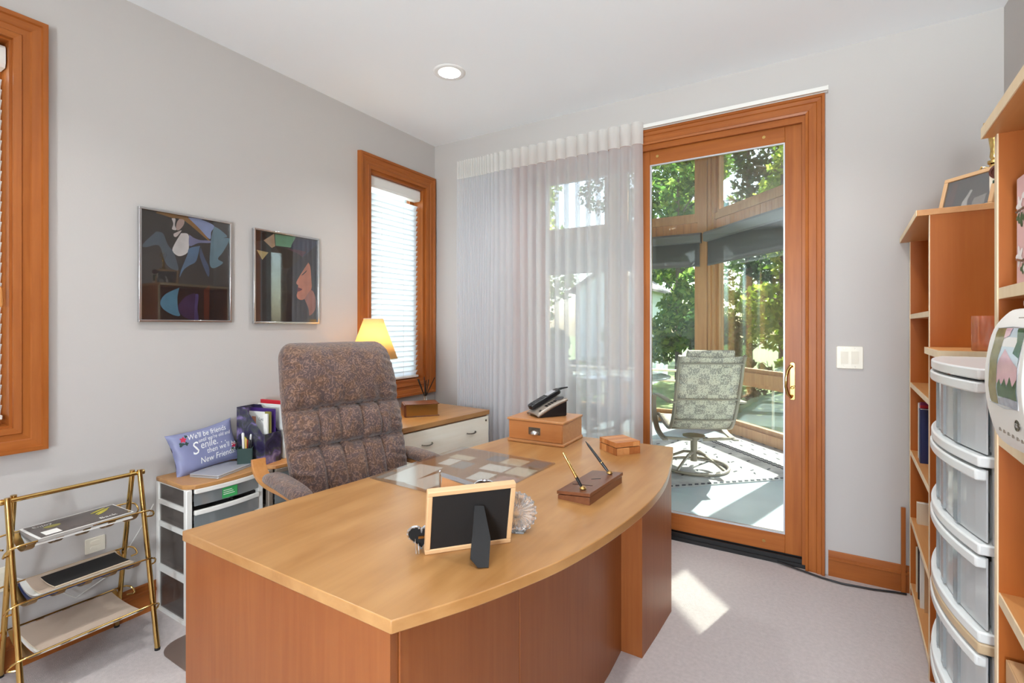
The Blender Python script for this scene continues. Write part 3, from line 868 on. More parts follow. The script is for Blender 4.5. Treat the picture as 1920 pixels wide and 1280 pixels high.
MB().add(vs, [tuple(range(n)), tuple(range(n, 2 * n))] + [(i, (i + 1) % n, n + (i + 1) % n, n + i) for i in range(n)]).build('easel_leg', 'black_card', t)
# ------------------------------------------------------------------ heart frame
t = thing('heart_frame', 'small heart shaped frame with sparkling silver rim and wire stand', 'picture frame', (-0.862, 0.965, TZ), R(46))
hp = []
for k in range(40):
    a_ = 2 * PI * k / 40
    hp.append((0.0022 * 16 * math.sin(a_) ** 3 * 0.95, 0.036 + 0.0022 * (13 * math.cos(a_) - 5 * math.cos(2 * a_) - 2 * math.cos(3 * a_) - math.cos(4 * a_)) * 0.95))
lean2 = Matrix.Translation((0, 0, 0.002)) @ Matrix.Rotation(R(12), 4, 'X')
MB().prism(hp, 0.0, 0.006, axis='Y', T=lean2).build('back_board', 'black_velvet', t)
MB().tube([(x, 0.005, z) for x, z in hp], 0.0042, 6, closed=True, T=lean2).build('rim', 'silver', t)
jm = MB().ball((0, 0, 0), .0028, .0028, .0028, 6, 4).mesh('rhinestone'); jm.materials.append(M['crystal'])
for k in range(0, 40, 2):
    o = link('rhinestone', jm, t); o.location = lean2 @ Vector((hp[k][0] * 1.06, 0.001, 0.036 + (hp[k][1] - 0.036) * 1.06))
MB().box(-.008, .016, -.002, 0.0, .030, .037, T=lean2).build('clasp', 'antique_brass', t)
MB().tube([(-.014, -.002, .034), (-.016, -.006, .03), (-.015, -.03, .003), (-.008, -.032, .003), (-.008, -.005, .022)], 0.001, 6).build('wire_leg', 'silver', t, True)

# ------------------------------------------------------------------ crystal disc
t = thing('crystal_ornament', 'round cut crystal ornament with scalloped rim behind the picture frame', 'ornament', (-0.705, 1.185, TZ), R(24))
rows = []
N = 48
for ri, yy in ((0.008, 0.010), (0.022, 0.013), (0.036, 0.011), (0.046, 0.014), (0.052, 0.008), (0.052, -0.006), (0.044, -0.012), (0.02, -0.010), (0.006, -0.010)):
    rows.append([((ri + (0.0025 if (k % 4 < 2 and ri > 0.03) else 0)) * math.cos(2 * PI * k / N), yy + (0.003 if k % 2 else 0) * (ri > 0.01), 0.056 + (ri + (0.0025 if (k % 4 < 2 and ri > 0.03) else 0)) * math.sin(2 * PI * k / N)) for k in range(N)])
mb = MB().grid(rows, closed_u=True)
mb.f.append(tuple(range(N))); mb.mi.append(0); mb.f.append(tuple(range(8 * N, 9 * N))); mb.mi.append(0)
mb.build('disc', 'crystal', t)
MB().box(-.022, .022, -.014, .014, 0, .006).build('foot', 'crystal', t, bevel=0.002)
bm_ = MB().ball((0, 0, 0), .004, .004, .004, 6, 5).mesh('cut_bead'); bm_.materials.append(M['crystal'])
for k in range(22):
    o = link('cut_bead', bm_, t); a_ = 2 * PI * k / 22; o.location = (0.0545 * math.cos(a_), 0.001, 0.0565 + 0.0545 * math.sin(a_))

# ------------------------------------------------------------------ wedge card holder and silver shell
t = thing('card_holder', 'small wooden wedge card holder with silver edging on the desk mat', 'card holder', (-1.085, 1.40, TZ + 0.003), R(38))
MB().prism([(-.055, 0), (.06, 0), (-.05, .042)], -.022, .022, axis='Y').build('wedge', 'box_wood', t, bevel=0.001)
MB().bar((-.052, 0, .044), (.062, 0, .002), 0.047, 0.003).build('sloped_plate', 'silver', t)
MB().tube([(-.058, 0, .0), (-.058, 0, .054)], 0.0035, 8).build('post', 'silver', t)
MB().ball((-.058, 0, .056), .005, .005, .005, 10, 6).build('post_knob', 'silver', t, True)
t = thing('silver_shell', 'fluted silver shell shaped dish behind the picture frame', 'dish', (-0.985, 1.435, TZ + 0.003), R(30))
rows = []
for i in range(9):
    s = i / 8
    rows.append([((0.008 + 0.034 * math.sin(s * PI / 2)) * math.cos(PI * k / 36) * (1 + .05 * (k % 2)), (0.008 + 0.030 * math.sin(s * PI / 2)) * math.sin(PI * k / 36) * (1 + .05 * (k % 2)) - 0.01, 0.030 * math.cos(s * PI / 2) + .001 + 0.002 * (k % 2)) for k in range(37)])
o = MB().grid(rows).build('fluted_dome', 'silver', t)
so = o.modifiers.new('solid', 'SOLIDIFY'); so.thickness = 0.001
MB().ball((0, -.008, .030), .009, .007, .005, 12, 6).build('hinge_boss', 'silver', t, True)

# ------------------------------------------------------------------ pen set
t = thing('pen_stand', 'walnut double pen stand with hinged lid on the desk', 'pen stand', (-0.658, 1.62, TZ), R(-3))
MB().prism([(-.058, 0), (.058, 0), (.058, .026), (-.058, .014)], -.138, .138, axis='Y').build('base', 'walnut', t, bevel=0.001)
MB().prism([(-.061, .0165), (.061, .0285), (.061, .040), (-.061, .027)], -.140, .140, axis='Y').build('lid', 'walnut', t, bevel=0.001)
MB().prism([(-.05, .013), (.05, .0235), (.05, .0287), (-.05, .0185)], -.128, .128, axis='Y').build('hinge_gap', 'black_plastic', t)
MB().bar((-.045, -.055, .0295), (.03, -.055, .0372), 0.002, 0.001).build('groove', 'black_plastic', t)
MB().bar((-.01, .02, .0332), (.02, .035, .0364), 0.004, 0.001).build('inlay', 'black_plastic', t)
def pen(label, x, y, tilt_to, mat_barrel, mat_tip, L):
    zb = 0.0335 + x * 0.107 + 0.002
    p = thing('desk_pen', label, 'pen', (-0.658 + x, 1.62 + y, TZ + zb))
    d = Vector(tilt_to).normalized()
    T = d.to_track_quat('Z', 'Y').to_matrix().to_4x4()
    MB().lathe([(.010, 0), (.012, .003), (.009, .007), (.006, .010)], 16).build('socket', 'antique_brass', p, True)
    MB().lathe([(.0035, .006), (.0052, .02), (.0055, L * .33)], 12, T=T).build('cap', 'black_plastic', p, True)
    MB().lathe([(.0058, L * .33), (.0056, L * .35), (.0045, L * .82), (.0042, L * .84)], 12, T=T).build('barrel', mat_barrel, p, True)
    MB().lathe([(.0046, L * .84), (.0040, L * .9), (.0022, L * .95), (.0015, L)], 12, T=T).build('end_cap', mat_tip, p, True)
    MB().lathe([(.0062, L * .325), (.0066, L * .335), (.0062, L * .345)], 12, T=T).build('ring', 'brass', p, True)
pen('gold and black desk pen leaning left in the walnut stand', 0.012, -0.105, (-0.40, -0.13, 0.75), 'brass', 'brass', 0.135)
pen('all black desk pen in the far socket of the walnut stand', 0.030, 0.100, (-0.66, 0.03, 0.72), 'black_plastic', 'black_plastic', 0.142)

# ------------------------------------------------------------------ bamboo box
t = thing('bamboo_box', 'lidded box of bamboo blocks at the far corner of the desk', 'box', (-0.754, 2.198, TZ), R(-37))
hx_, hy_ = 0.069, 0.064
def block_ring(z0, z1, nx, ny, seed, nm):
    rr = random.Random(seed)
    box_part('core', (-hx_ + .004, hx_ - .004, -hy_ + .004, hy_ - .004, z0 + .001, z1 - .001), 'bamboo_c', t)
    def row(a0, a1, n, mk):
        cuts = [a0] + sorted(a0 + (a1 - a0) * (i + rr.uniform(-.25, .25)) / n for i in range(1, n)) + [a1]
        for i in range(n):
            mk(cuts[i] + .0004, cuts[i + 1] - .0004, ('bamboo_a', 'bamboo_b', 'bamboo_c')[rr.randrange(3)])
    for s in (-1, 1):
        row(-hx_, hx_, nx, lambda p, q, m: box_part('block', (p, q, min(s * hy_, s * (hy_ - .004)), max(s * hy_, s * (hy_ - .004)), z0, z1), m, t))
        row(-hy_ + .004, hy_ - .004, ny, lambda p, q, m: box_part('block', (min(s * hx_, s * (hx_ - .004)), max(s * hx_, s * (hx_ - .004)), p, q, z0, z1), m, t))
block_ring(0.0, 0.032, 7, 4, 3, 'base')
block_ring(0.035, 0.054, 7, 4, 5, 'lid')
rr = random.Random(9)
xs = [-hx_ + 2 * hx_ * i / 9 for i in range(10)]
for i in range(9): box_part('lid_strip', (xs[i] + .0003, xs[i + 1] - .0003, -hy_, hy_, 0.054, 0.0565), ('bamboo_a', 'bamboo_b', 'bamboo_b', 'bamboo_a')[i % 4], t)
box_part('seam', (-hx_ + .005, hx_ - .005, -hy_ + .005, hy_ - .005, 0.030, 0.037), 'black_plastic', t)

# ------------------------------------------------------------------ wooden drawer box and the phone
t = thing('drawer_box', 'honey wood desktop box with one drawer and cup pull', 'box', (-1.158, 2.236, TZ), R(2))
bw, bd = 0.148, 0.122
MB().prism(rounded(-bw - .006, bw + .006, -bd - .006, bd + .006, .006), 0.0, 0.014).build('base_moulding', 'box_wood', t, bevel=0.004, seg=3)
box_part('carcass', (-bw, bw, -bd + .004, bd, 0.014, 0.108), 'box_wood', t)
box_part('drawer_front', (-bw + .004, bw - .004, -bd - .001, -bd + .006, 0.017, 0.105), 'maple_x', t, 0.001)
MB().prism(rounded(-bw - .006, bw + .006, -bd - .008, bd + .004, .004), 0.108, 0.119).build('lid', 'box_wood', t, bevel=0.003, seg=3)
box_part('label_plate', (-.034, .030, -bd - .003, -bd - .001, 0.044, 0.080), 'pewter', t, 0.001)
rows = []
for i in range(7):
    a_ = PI / 2 * i / 6
    rows.append([(-.002 + .023 * math.cos(PI * k / 14), -bd - .003 - .018 * math.sin(a_) * math.sin(PI * k / 14), 0.047 + .021 * math.cos(a_) * math.sin(PI * k / 14)) for k in range(15)])
o = MB().grid(rows).build('cup_pull', 'silver', t, True)
so = o.modifiers.new('solid', 'SOLIDIFY'); so.thickness = 0.0012
BZ = TZ + 0.119
t = thing('desk_phone', 'silver and black cordless phone on its answering base atop the drawer box', 'phone', (-1.155, 2.255, BZ), R(56)); t.scale = (1.12, 1.12, 1.12)
# base: wedge rising away to the right-back; local x to the right, z up
prof = [(-.078, 0.006), (-.060, 0.0), (.066, 0.0), (.070, .004), (.070, .072), (.030, .054), (-.030, .026), (-.076, .012)]
MB().prism(prof, -.052, .052, axis='Y').build('base', 'black_plastic', t, bevel=0.003)
rows = []
for s in range(13):
    u_ = s / 12
    x = -.082 + .154 * u_
    z = 0.016 + 0.052 * u_ + 0.016 * math.sin(u_ * PI * 0.62)
    rows.append([(x, -.056 + .112 * k / 8, z - 0.006 * (2 * k / 8 - 1) ** 4) for k in range(9)])
o = MB().grid(rows).build('top_shell', 'grey_plastic', t, True)
so = o.modifiers.new('solid', 'SOLIDIFY'); so.thickness = 0.010; so.offset = -1
def zs(x):
    u_ = (x + .082) / .154
    return 0.016 + 0.052 * u_ + 0.016 * math.sin(u_ * PI * 0.62)
key = MB().box(-.005, .005, -.0035, .0035, 0, .0025).mesh('key'); key.materials.append(M['black_plastic'])
for i in range(4):
    for j in range(2):
        o = link('key', key, t); x = -.022 + i * .014; o.location = (x, -.034 + j * .012, zs(x)); o.rotation_euler = (0, -R(23), 0)
o = link('key', key, t); o.location = (-.058, -.036, zs(-.058)); o.rotation_euler = (0, -R(25), 0)
MB().lathe([(.021, 0), (.021, .002), (.0, .0021)], 20, T=Matrix.Translation((.048, -.022, zs(.048) - .0005)) @ Matrix.Rotation(-R(17), 4, 'Y')).build('speaker_grille', 'dark_grey', t)
hs = Matrix.Translation((-.004, .022, .072)) @ Matrix.Rotation(-R(25), 4, 'Y')
hnd = MB().prism(rounded(-.088, .085, -.023, .023, .018), -.010, .012, T=hs).build('handset', 'black_plastic', t, bevel=0.005, seg=3)
MB().box(.012, .058, -.017, .017, .0115, .0135, T=hs).build('display', 'aluminium', hnd)
for i in range(4):
    for j in range(3):
        MB().box(-.070 + i * .018, -.059 + i * .018, -.015 + j * .011, -.007 + j * .011, .0115, .0138, T=hs).build('handset_key', 'dark_grey', hnd)
MB().tube([tuple(hs @ Vector((.080, .008, .004))), tuple(hs @ Vector((.105, .008, -.002))), tuple(hs @ Vector((.135, .008, -.012)))], .0055, 8, radii=[.0065, .005, .003]).build('antenna', 'black_plastic', hnd, True)
# ================================================================== OFFICE CHAIR
t = thing('office_chair', 'brown paisley reclining office chair with bentwood arms behind the desk', 'chair', (-1.678, 1.572, 0.0045), R(-14))
def cushion_loop(cx, cz, dirx, dirz, hw, front, back, wob, nseg=240, sq=2.8):
    """closed horizontal-ish loop; front bulges along (dirx,dirz) normal; returns points"""
    pts = []
    for k in range(nseg):
        a = 2 * PI * k / nseg
        ca, sa = math.cos(a), math.sin(a)
        y = hw * math.copysign(abs(sa) ** (2 / sq), sa)
        d = math.copysign(abs(ca) ** (2 / sq), ca)
        e = d * (front if d > 0 else back)
        e += wob(y / hw, d)
        pts.append((cx + dirx * e, y, cz + dirz * e))
    return pts
NB = 130
tl = R(17)
seams = [0.375, 0.596]          # horizontal seams as fraction of back height
def back_profile(v):
    # cushion thickness along the height
    th = 0.072
    if v > seams[1]:
        s = (v - seams[1]) / (1 - seams[1]); th = 0.060 + 0.058 * math.sin(min(1, s * 1.02) * PI) ** 0.6
    elif v > seams[0]:
        s = (v - seams[0]) / (seams[1] - seams[0]); th = 0.062 + 0.036 * math.sin(s * PI) ** 0.6
    else:
        s = v / seams[0]; th = 0.062 + 0.036 * math.sin(s * PI) ** 0.6
    return th
rows = []
for i in range(NB + 1):
    v = i / NB
    h = 0.76 * v
    endf = math.sqrt(max(0.0, 1 - (1 - v / 0.05) ** 2)) if v < 0.05 else (math.sqrt(max(0, 1 - ((v - 0.90) / 0.10) ** 2)) if v > 0.90 else 1.0)
    endf = max(endf, 0.08)
    hw = (0.275 + 0.022 * math.sin(v * PI)) * (0.80 + 0.20 * endf)
    cx = -0.17 - math.tan(tl) * h - 0.05 * (v - 0.5) ** 2
    cz = 0.48 + h
    def wob(yn, d, v=v):
        if d <= 0: return 0.0
        w = 0.0
        if v < seams[1]:
            for c in (-0.52, -0.18, 0.18, 0.52):
                w -= 0.026 * math.exp(-((yn - c) / 0.045) ** 2)
        for s in seams:
            w += 0.009 * math.sin(yn * 19 + 9 * s + 14 * (v - s)) * math.exp(-((v - s - 0.03) / 0.07) ** 2)
        w += 0.010 * math.sin(v * 120 + 9 * yn) * max(0, (abs(yn) - 0.62) / 0.38) * (0.6 + 0.4 * math.sin(v * 31))
        w += 0.004 * math.sin(yn * 5 + v * 13) + 0.003 * math.sin(yn * 11 - v * 21)
        for s in seams:
            w -= 0.022 * math.exp(-((v - s) / 0.014) ** 2)
        return w * d
    rows.append(cushion_loop(cx, cz, math.cos(tl), math.sin(tl) * 0.6, hw, back_profile(v) * endf, 0.058 * endf, wob))
mb = MB().grid(rows, closed_u=True)
n0 = len(rows[0]); mb.f.append(tuple(range(n0))); mb.mi.append(0); mb.f.append(tuple(NB * n0 + k for k in range(n0))); mb.mi.append(0)
mb.build('backrest', 'paisley', t, True, ang=70)
# seat cushion
rows = []
for i in range(29):
    u_ = i / 28
    x = -0.20 + 0.50 * u_
    e = 1.0
    if u_ > 0.85: e = math.sqrt(max(0, 1 - ((u_ - 0.85) / 0.15) ** 2))
    if u_ < 0.05: e = 0.8
    e = max(e, 0.12)
    row = []
    for k in range(48):
        a = 2 * PI * k / 48
        y = 0.282 * math.copysign(abs(math.cos(a)) ** 0.55, math.cos(a))
        z = math.copysign(abs(math.sin(a)) ** 0.7, math.sin(a))
        yn = y / 0.282
        w = 0
        if z > 0:
            for c in (-0.5, -0.17, 0.17, 0.5): w -= 0.012 * math.exp(-((yn - c) / 0.04) ** 2)
            w += 0.006 * math.sin(9 * yn + 17 * u_)
        row.append((x, y, 0.495 + (0.070 if z > 0 else 0.09) * z * e + w * e))
    rows.append(row)
mb = MB().grid(rows, closed_u=True)
mb.f.append(tuple(range(48))); mb.mi.append(0); mb.f.append(tuple(28 * 48 + k for k in range(48))); mb.mi.append(0)
mb.build('seat', 'paisley', t, True, ang=70)
def band(path, w, th, y):
    """flat bent lamination following an x-z path"""
    P = [Vector((x, 0, z)) for x, z in path]; vs = []
    for i, p in enumerate(P):
        d = (P[min(i + 1, len(P) - 1)] - P[max(i - 1, 0)]).normalized(); nrm = Vector((-d.z, 0, d.x))
        for (a_, b_) in ((-w / 2, -th / 2), (w / 2, -th / 2), (w / 2, th / 2), (-w / 2, th / 2)):
            vs.append((p.x + nrm.x * b_, y + a_, p.z + nrm.z * b_))
    fs = []
    for i in range(len(P) - 1):
        for k in range(4): fs.append((i * 4 + k, i * 4 + (k + 1) % 4, i * 4 + 4 + (k + 1) % 4, i * 4 + 4 + k))
    fs += [(3, 2, 1, 0), tuple(len(P) * 4 - 4 + k for k in range(4))]
    return MB().add(vs, fs)
arm_path = catmull([(-0.49, 0.695), (-0.482, 0.66), (-0.45, 0.632), (-0.39, 0.615), (-0.28, 0.612), (-0.10, 0.622), (0.05, 0.620), (0.13, 0.595), (0.165, 0.53), (0.15, 0.45), (0.08, 0.40), (-0.05, 0.385), (-0.2, 0.38)], 5)
for s in (-1, 1):
    band(arm_path, 0.062, 0.02, s * 0.338).build('arm', 'bent_wood', t, bevel=0.003)
    rows = []
    for i in range(17):
        u_ = i / 16; e = max(0.15, math.sqrt(max(0, 1 - (2 * u_ - 1) ** 4)))
        x = -0.36 + 0.46 * u_; zc = 0.632 + 0.006 * math.sin(u_ * PI)
        rows.append([(x, s * 0.338 + 0.043 * e ** 0.5 * math.copysign(abs(math.cos(2 * PI * k / 20)) ** 0.7, math.cos(2 * PI * k / 20)), zc + (0.042 * e if math.sin(2 * PI * k / 20) > 0 else 0.005) * abs(math.sin(2 * PI * k / 20)) ** 0.7 * (1 if math.sin(2 * PI * k / 20) > 0 else -1)) for k in range(20)])
    mb = MB().grid(rows, closed_u=True)
    mb.f.append(tuple(range(20))); mb.mi.append(0); mb.f.append(tuple(320 + k for k in range(20))); mb.mi.append(0)
    mb.build('arm_pad', 'paisley', t, True, ang=70)
    MB().bar((-0.06, s * 0.338, 0.372), (-0.06, s * 0.10, 0.355), 0.05, 0.02).build('arm_bracket', 'dark_metal', t)
box_part('tilt_plate', (-0.16, 0.14, -0.14, 0.14, 0.335, 0.41), 'dark_metal', t, 0.004)
MB().lathe([(0.032, 0.10), (0.032, 0.22), (0.022, 0.22), (0.022, 0.336)], 20).build('column', 'dark_metal', t, True)
for k in range(5):
    a_ = R(72 * k + 20)
    d = Vector((math.cos(a_), math.sin(a_), 0))
    b0 = MB(); b0.bar(d * 0.02 + Vector((0, 0, 0.115)), d * 0.29 + Vector((0, 0, 0.075)), 0.05, 0.03)
    l = b0.build('base_leg', 'bent_wood', t, bevel=0.005)
    MB().tube([tuple(d * 0.285 + Vector((-d.y, d.x, 0)) * q + Vector((0, 0, 0.028))) for q in (-.02, .02)], 0.026, 14).build('caster', 'black_plastic', l, True)

o = MB().prism(rounded(-0.375, 0.375, -0.56, 0.56, 0.08, 8), 0.0005, 0.0045).build('chair_mat', 'mat_vinyl')
o.location = (-1.915, 1.52, 0); tag(o, 'brownish see-through chair mat on the carpet beside the drawer unit', 'mat')

# ================================================================== PICTURES
def picture(y0, y1, z0, z1, label, corners, bg, shapes):
    t = thing('framed_picture', label, 'picture', (XL, y0, z0))
    W, H = y1 - y0, z1 - z0
    w = 0.011
    for b in ((0, .022, 0, W, 0, w), (0, .022, 0, W, H - w, H), (0, .022, 0, w, w, H - w), (0, .022, W - w, W, w, H - w)):
        box_part('frame_bar', b, 'silver', t, 0.0015)
    mats = []
    def mi(c):
        nm = 'print_%d_%d_%d' % c
        if nm not in M: plain(nm, c, 0.55, var=0.16, vscale=16)
        if nm not in mats: mats.append(nm)
        return mats.index(nm)
    (xl, tl_), (xr, tr_), (_, br_), (_, bl_) = corners
    hl, hr = bl_ - tl_, br_ - tr_
    def uv(x, y):
        u = (x - xl) / (xr - xl); u = max(0, min(1, u))
        top = tl_ + (tr_ - tl_) * u; bot = bl_ + (br_ - bl_) * u
        v = max(0, min(1, (bot - y) / (bot - top)))
        tt = u * hl / (hr + u * (hl - hr))
        return tt, v
    mb = MB()
    mb.add([(.006, w, w), (.006, W - w, w), (.006, W - w, H - w), (.006, w, H - w)], [(0, 1, 2, 3)], mi(bg))
    for k, (c, poly) in enumerate(shapes):
        pts = [uv(*p) for p in poly]
        sm = pts
        if len(pts) > 4:
            sm = [tuple(p) for p in catmull(pts + [pts[0]], 4)][:-1]
            sm = [(min(1, max(0, a)), min(1, max(0, b))) for a, b in sm]
        mb.add([(.0062 + k * 0.00012, w + a * (W - 2 * w), w + b * (H - 2 * w)) for a, b in sm], [tuple(range(len(sm)))], mi(c))
    me = bpy.data.meshes.new('print'); me.from_pydata(mb.v, [], mb.f); me.update()
    me.polygons.foreach_set('material_index', mb.mi)
    for nm in mats: me.materials.append(M[nm])
    link('print', me, t)
    box_part('glazing', (.0125, .0145, w, W - w, w, H - w), 'picture_glass', t)
P1 = [((150, 104, 44), [(300, 168), (330, 160), (545, 200), (745, 400), (728, 400), (520, 232), (420, 208), (365, 190)]),
      ((150, 164, 206), [(548, 202), (660, 215), (790, 275), (762, 330), (748, 392), (650, 300)]),
      ((216, 206, 204), [(415, 212), (445, 215), (440, 270), (452, 312), (418, 305), (428, 260)]),
      ((190, 160, 150), [(475, 215), (515, 225), (510, 270), (470, 315), (450, 300), (455, 250)]),
      ((206, 190, 186), [(430, 345), (490, 315), (485, 332), (452, 372), (432, 366)]),
      ((220, 214, 212), [(490, 340), (550, 350), (556, 450), (540, 512), (480, 540), (438, 520), (420, 485), (445, 420)]),
      ((120, 120, 158), [(557, 350), (600, 380), (660, 400), (750, 405), (750, 425), (640, 425), (560, 450)]),
      ((98, 130, 146), [(790, 280), (850, 310), (930, 370), (890, 385), (944, 388), (940, 430), (880, 510), (830, 565), (885, 600), (790, 645), (747, 610), (752, 480), (762, 380)]),
      ((70, 84, 98), [(300, 330), (350, 345), (385, 440), (430, 510), (455, 590), (465, 665), (400, 640), (360, 580), (320, 450), (225, 470), (212, 440)]),
      ((84, 114, 146), [(655, 450), (620, 580), (560, 620), (510, 660), (478, 725), (490, 660), (540, 530), (560, 470)]),
      ((60, 76, 108), [(660, 462), (700, 560), (740, 640), (735, 720), (690, 640), (650, 530)]),
      ((84, 132, 156), [(475, 815), (460, 900), (465, 1000), (480, 1060), (420, 1050), (350, 1000), (330, 940), (370, 870)]),
      ((58, 44, 76), [(470, 960), (530, 890), (620, 870), (612, 1000), (602, 1090), (560, 1090), (500, 1060), (466, 1000)]),
      ((76, 66, 112), [(612, 870), (640, 880), (630, 1000), (640, 1092), (602, 1092)]),
      ((86, 40, 28), [(690, 830), (745, 790), (740, 1092), (690, 1092)])]
picture(1.03, 1.452, 1.346, 1.877, 'silver framed dark abstract painting with pale blue wing shapes, left of the pair', [(195, 140), (945, 268), (945, 1098), (208, 1095)], (36, 30, 30), P1)
P2 = [((34, 22, 22), [(1178, 330), (1310, 350), (1240, 408), (1178, 425)]),
      ((124, 176, 142), [(1325, 355), (1500, 380), (1455, 470), (1330, 455)]),
      ((196, 164, 136), [(1240, 412), (1318, 352), (1326, 460), (1300, 476)]),
      ((206, 184, 132), [(1190, 495), (1275, 515), (1230, 580)]),
      ((48, 56, 82), [(1500, 385), (1704, 418), (1690, 460), (1570, 545), (1460, 475)]),
      ((92, 54, 70), [(1420, 476), (1520, 490), (1600, 508), (1560, 552)]),
      ((46, 36, 36), [(1330, 462), (1440, 490), (1560, 552), (1500, 620), (1400, 650), (1380, 560)]),
      ((38, 38, 50), [(1704, 450), (1700, 800), (1690, 1000), (1640, 1060), (1560, 1110), (1420, 1110), (1425, 900), (1420, 700), (1480, 620), (1570, 552)]),
      ((212, 134, 108), [(1620, 600), (1640, 640), (1650, 750), (1650, 830), (1580, 915), (1530, 918), (1508, 890), (1516, 850), (1522, 800), (1505, 770), (1560, 680)]),
      ((176, 116, 104), [(1582, 915), (1648, 838), (1692, 900), (1690, 1005), (1632, 1060), (1622, 1000)]),
      ((40, 24, 28), [(1548, 712), (1606, 664), (1598, 682), (1566, 708)]),
      ((110, 26, 50), [(1515, 815), (1532, 818), (1560, 832), (1535, 846), (1516, 850)])]
picture(1.572, 1.994, 1.34, 1.871, 'silver framed painting of a face in profile under a dark hat', [(1175, 325), (1705, 412), (1712, 1115), (1187, 1113)], (62, 60, 62), P2)

# ================================================================== PLASTIC DRAWER UNITS
def drawer_unit(label, loc_, tint, top_mat, with_label=False, rz=0.0):
    t = thing('drawer_unit', label, 'drawer unit', loc_, rz, 'plastic drawer units by the wall')
    X0, X1, Y0, Y1, ZT = -0.145, 0.135, -0.178, 0.178, 0.60
    def front(y): return X1 + 0.022 * (1 - (y / Y1) ** 2)
    poly = [(X0, Y1), (X0, Y0), (X1 - .03, Y0 - .004), (X1 - 0.004, Y0 + .016)] + [(front(Y0 + .03 + (2 * Y1 - .06) * k / 10) + .008, Y0 + .03 + (2 * Y1 - .06) * k / 10) for k in range(11)] + [(X1 - 0.004, Y1 - .016), (X1 - .03, Y1 + .004)]
    MB().prism(poly, ZT, ZT + 0.020).build('top_board', top_mat, t, bevel=0.004)
    bands = [(0.018, 0.186), (0.218, 0.396), (0.418, 0.500), (0.520, 0.596)]
    for y in (Y0, Y1 - .026):
        for x in (X0, X1 - .026): box_part('post', (x, x + .026, y, y + .026, 0, ZT), tint, t, 0.004)
    rails = [0.0] + [b[1] for b in bands]
    tops = [b[0] for b in bands] + [ZT]
    for z0, z1 in zip(rails, tops):
        if z1 - z0 < 0.003: continue
        for y in (Y0 + .001, Y1 - .013): box_part('side_rail', (X0 + .02, X1 - .02, y, y + .012, z0, z1), tint, t)
    for z0, z1 in bands:
        for y in (Y0 + .008, Y1 - .011): box_part('side_pane', (X0 + .022, X1 - .022, y, y + .003, z0, z1), 'smoky_pane', t)
        d = None
        ys = [Y0 + .03 + (2 * Y1 - .06) * k / 10 for k in range(11)]
        poly = [(front(y), y) for y in ys] + [(front(y) - .003, y) for y in ys[::-1]]
        d = MB().prism(poly, z0 + .004, z1 - .012).build('drawer', 'clear_drawer', t)
        poly = [(front(y) + .010, y) for y in ys] + [(front(y) - .006, y) for y in ys[::-1]]
        MB().prism(poly, z1 - .016, z1 + .004).build('lip', tint, d, bevel=0.002)
        box_part('divider', (X1 - .02, front(-.07) - .003, -.072, -.070, z0 + .006, z1 - .02), 'white_plastic', d)
        box_part('tray', (X0 + .03, X1 - .01, Y0 + .03, Y1 - .03, z0 + .004, z0 + .006), 'smoky_pane', d)
        box_part('contents', (X0 + .05, X1 - .05, Y0 + .05, Y1 - .09, z0 + .006, z0 + .006 + (z1 - z0) * .45), 'photo_grey', d, 0.004)
    box_part('back_panel', (X0, X0 + .004, Y0 + .02, Y1 - .02, 0.02, ZT), tint, t)
    if with_label:
        lb = MB().box(front(-.02) + .001, front(-.02) + .002, -.035, .035, .528, .576).build('green_label', 'label_green', t)
        lb['label'] = 'green printed label card'
        for k in range(3): box_part('print_line', (front(-.02) + .002, front(-.02) + .0024, -.03, .01 + .006 * k, .562 - k * .009, .565 - k * .009), 'white_paper', lb)
    return t
U1 = (-2.486, 1.28, 0)
drawer_unit('white framed plastic drawer unit with wood top, near one under the pillow', U1, 'white_plastic', 'maple_y', True)
drawer_unit('plastic drawer unit with wood top half hidden behind the chair', (-2.47, 1.655, -0.0), 'grey_plastic', 'case_y')
UZ = 0.62
# pillow leaning on the wall
t = thing('throw_pillow', 'small blue satin pillow printed with a friendship saying', 'pillow', (-2.563, 1.288, UZ), 0)
PW, PH, PT = 0.158, 0.108, 0.036
rot = Matrix.Translation((0, 0, 0.106)) @ Matrix.Rotation(R(-16), 4, 'Y') @ Matrix.Rotation(R(7), 4, 'X')
def pil(u, v, side):
    # u,v in -1..1 ; pinched edges and pointed corners
    px = PW * u * (1 - 0.10 * (1 - v * v) * abs(u) ** 3 * 0.9)
    pz = PH * v * (1 - 0.14 * (1 - u * u) * abs(v) ** 3 * 0.9)
    th = PT * (max(0, (1 - u ** 4)) * max(0, (1 - v ** 4))) ** 0.55
    th += 0.0035 * math.sin(9 * v + 14 * u) * (1 - v * v) * max(0, -u) + 0.003 * math.sin(16 * v + 3) * max(0, abs(u) - 0.6) * (1 - v * v)
    return (side * th, px, pz)
mb = MB()
for side in (1, -1):
    mb.grid([[pil(-1 + 2 * i / 32, -1 + 2 * j / 24, side) for i in range(33)] for j in range(25)], T=rot)
weld(mb.build('cushion', 'satin_blue', t, True, ang=80))
def on_pillow(vs, fs, mat, nm, lift=0.0012):
    out = []
    for x, z in vs:
        u, v = x / PW, z / PH
        p = pil(max(-1, min(1, u)), max(-1, min(1, v)), 1)
        out.append((p[0] + lift, x, z))
    me = bpy.data.meshes.new(nm); me.from_pydata([tuple(rot @ Vector(p)) for p in out], [], fs); me.update()
    me.materials.append(M[mat]); return link(nm, me, t)
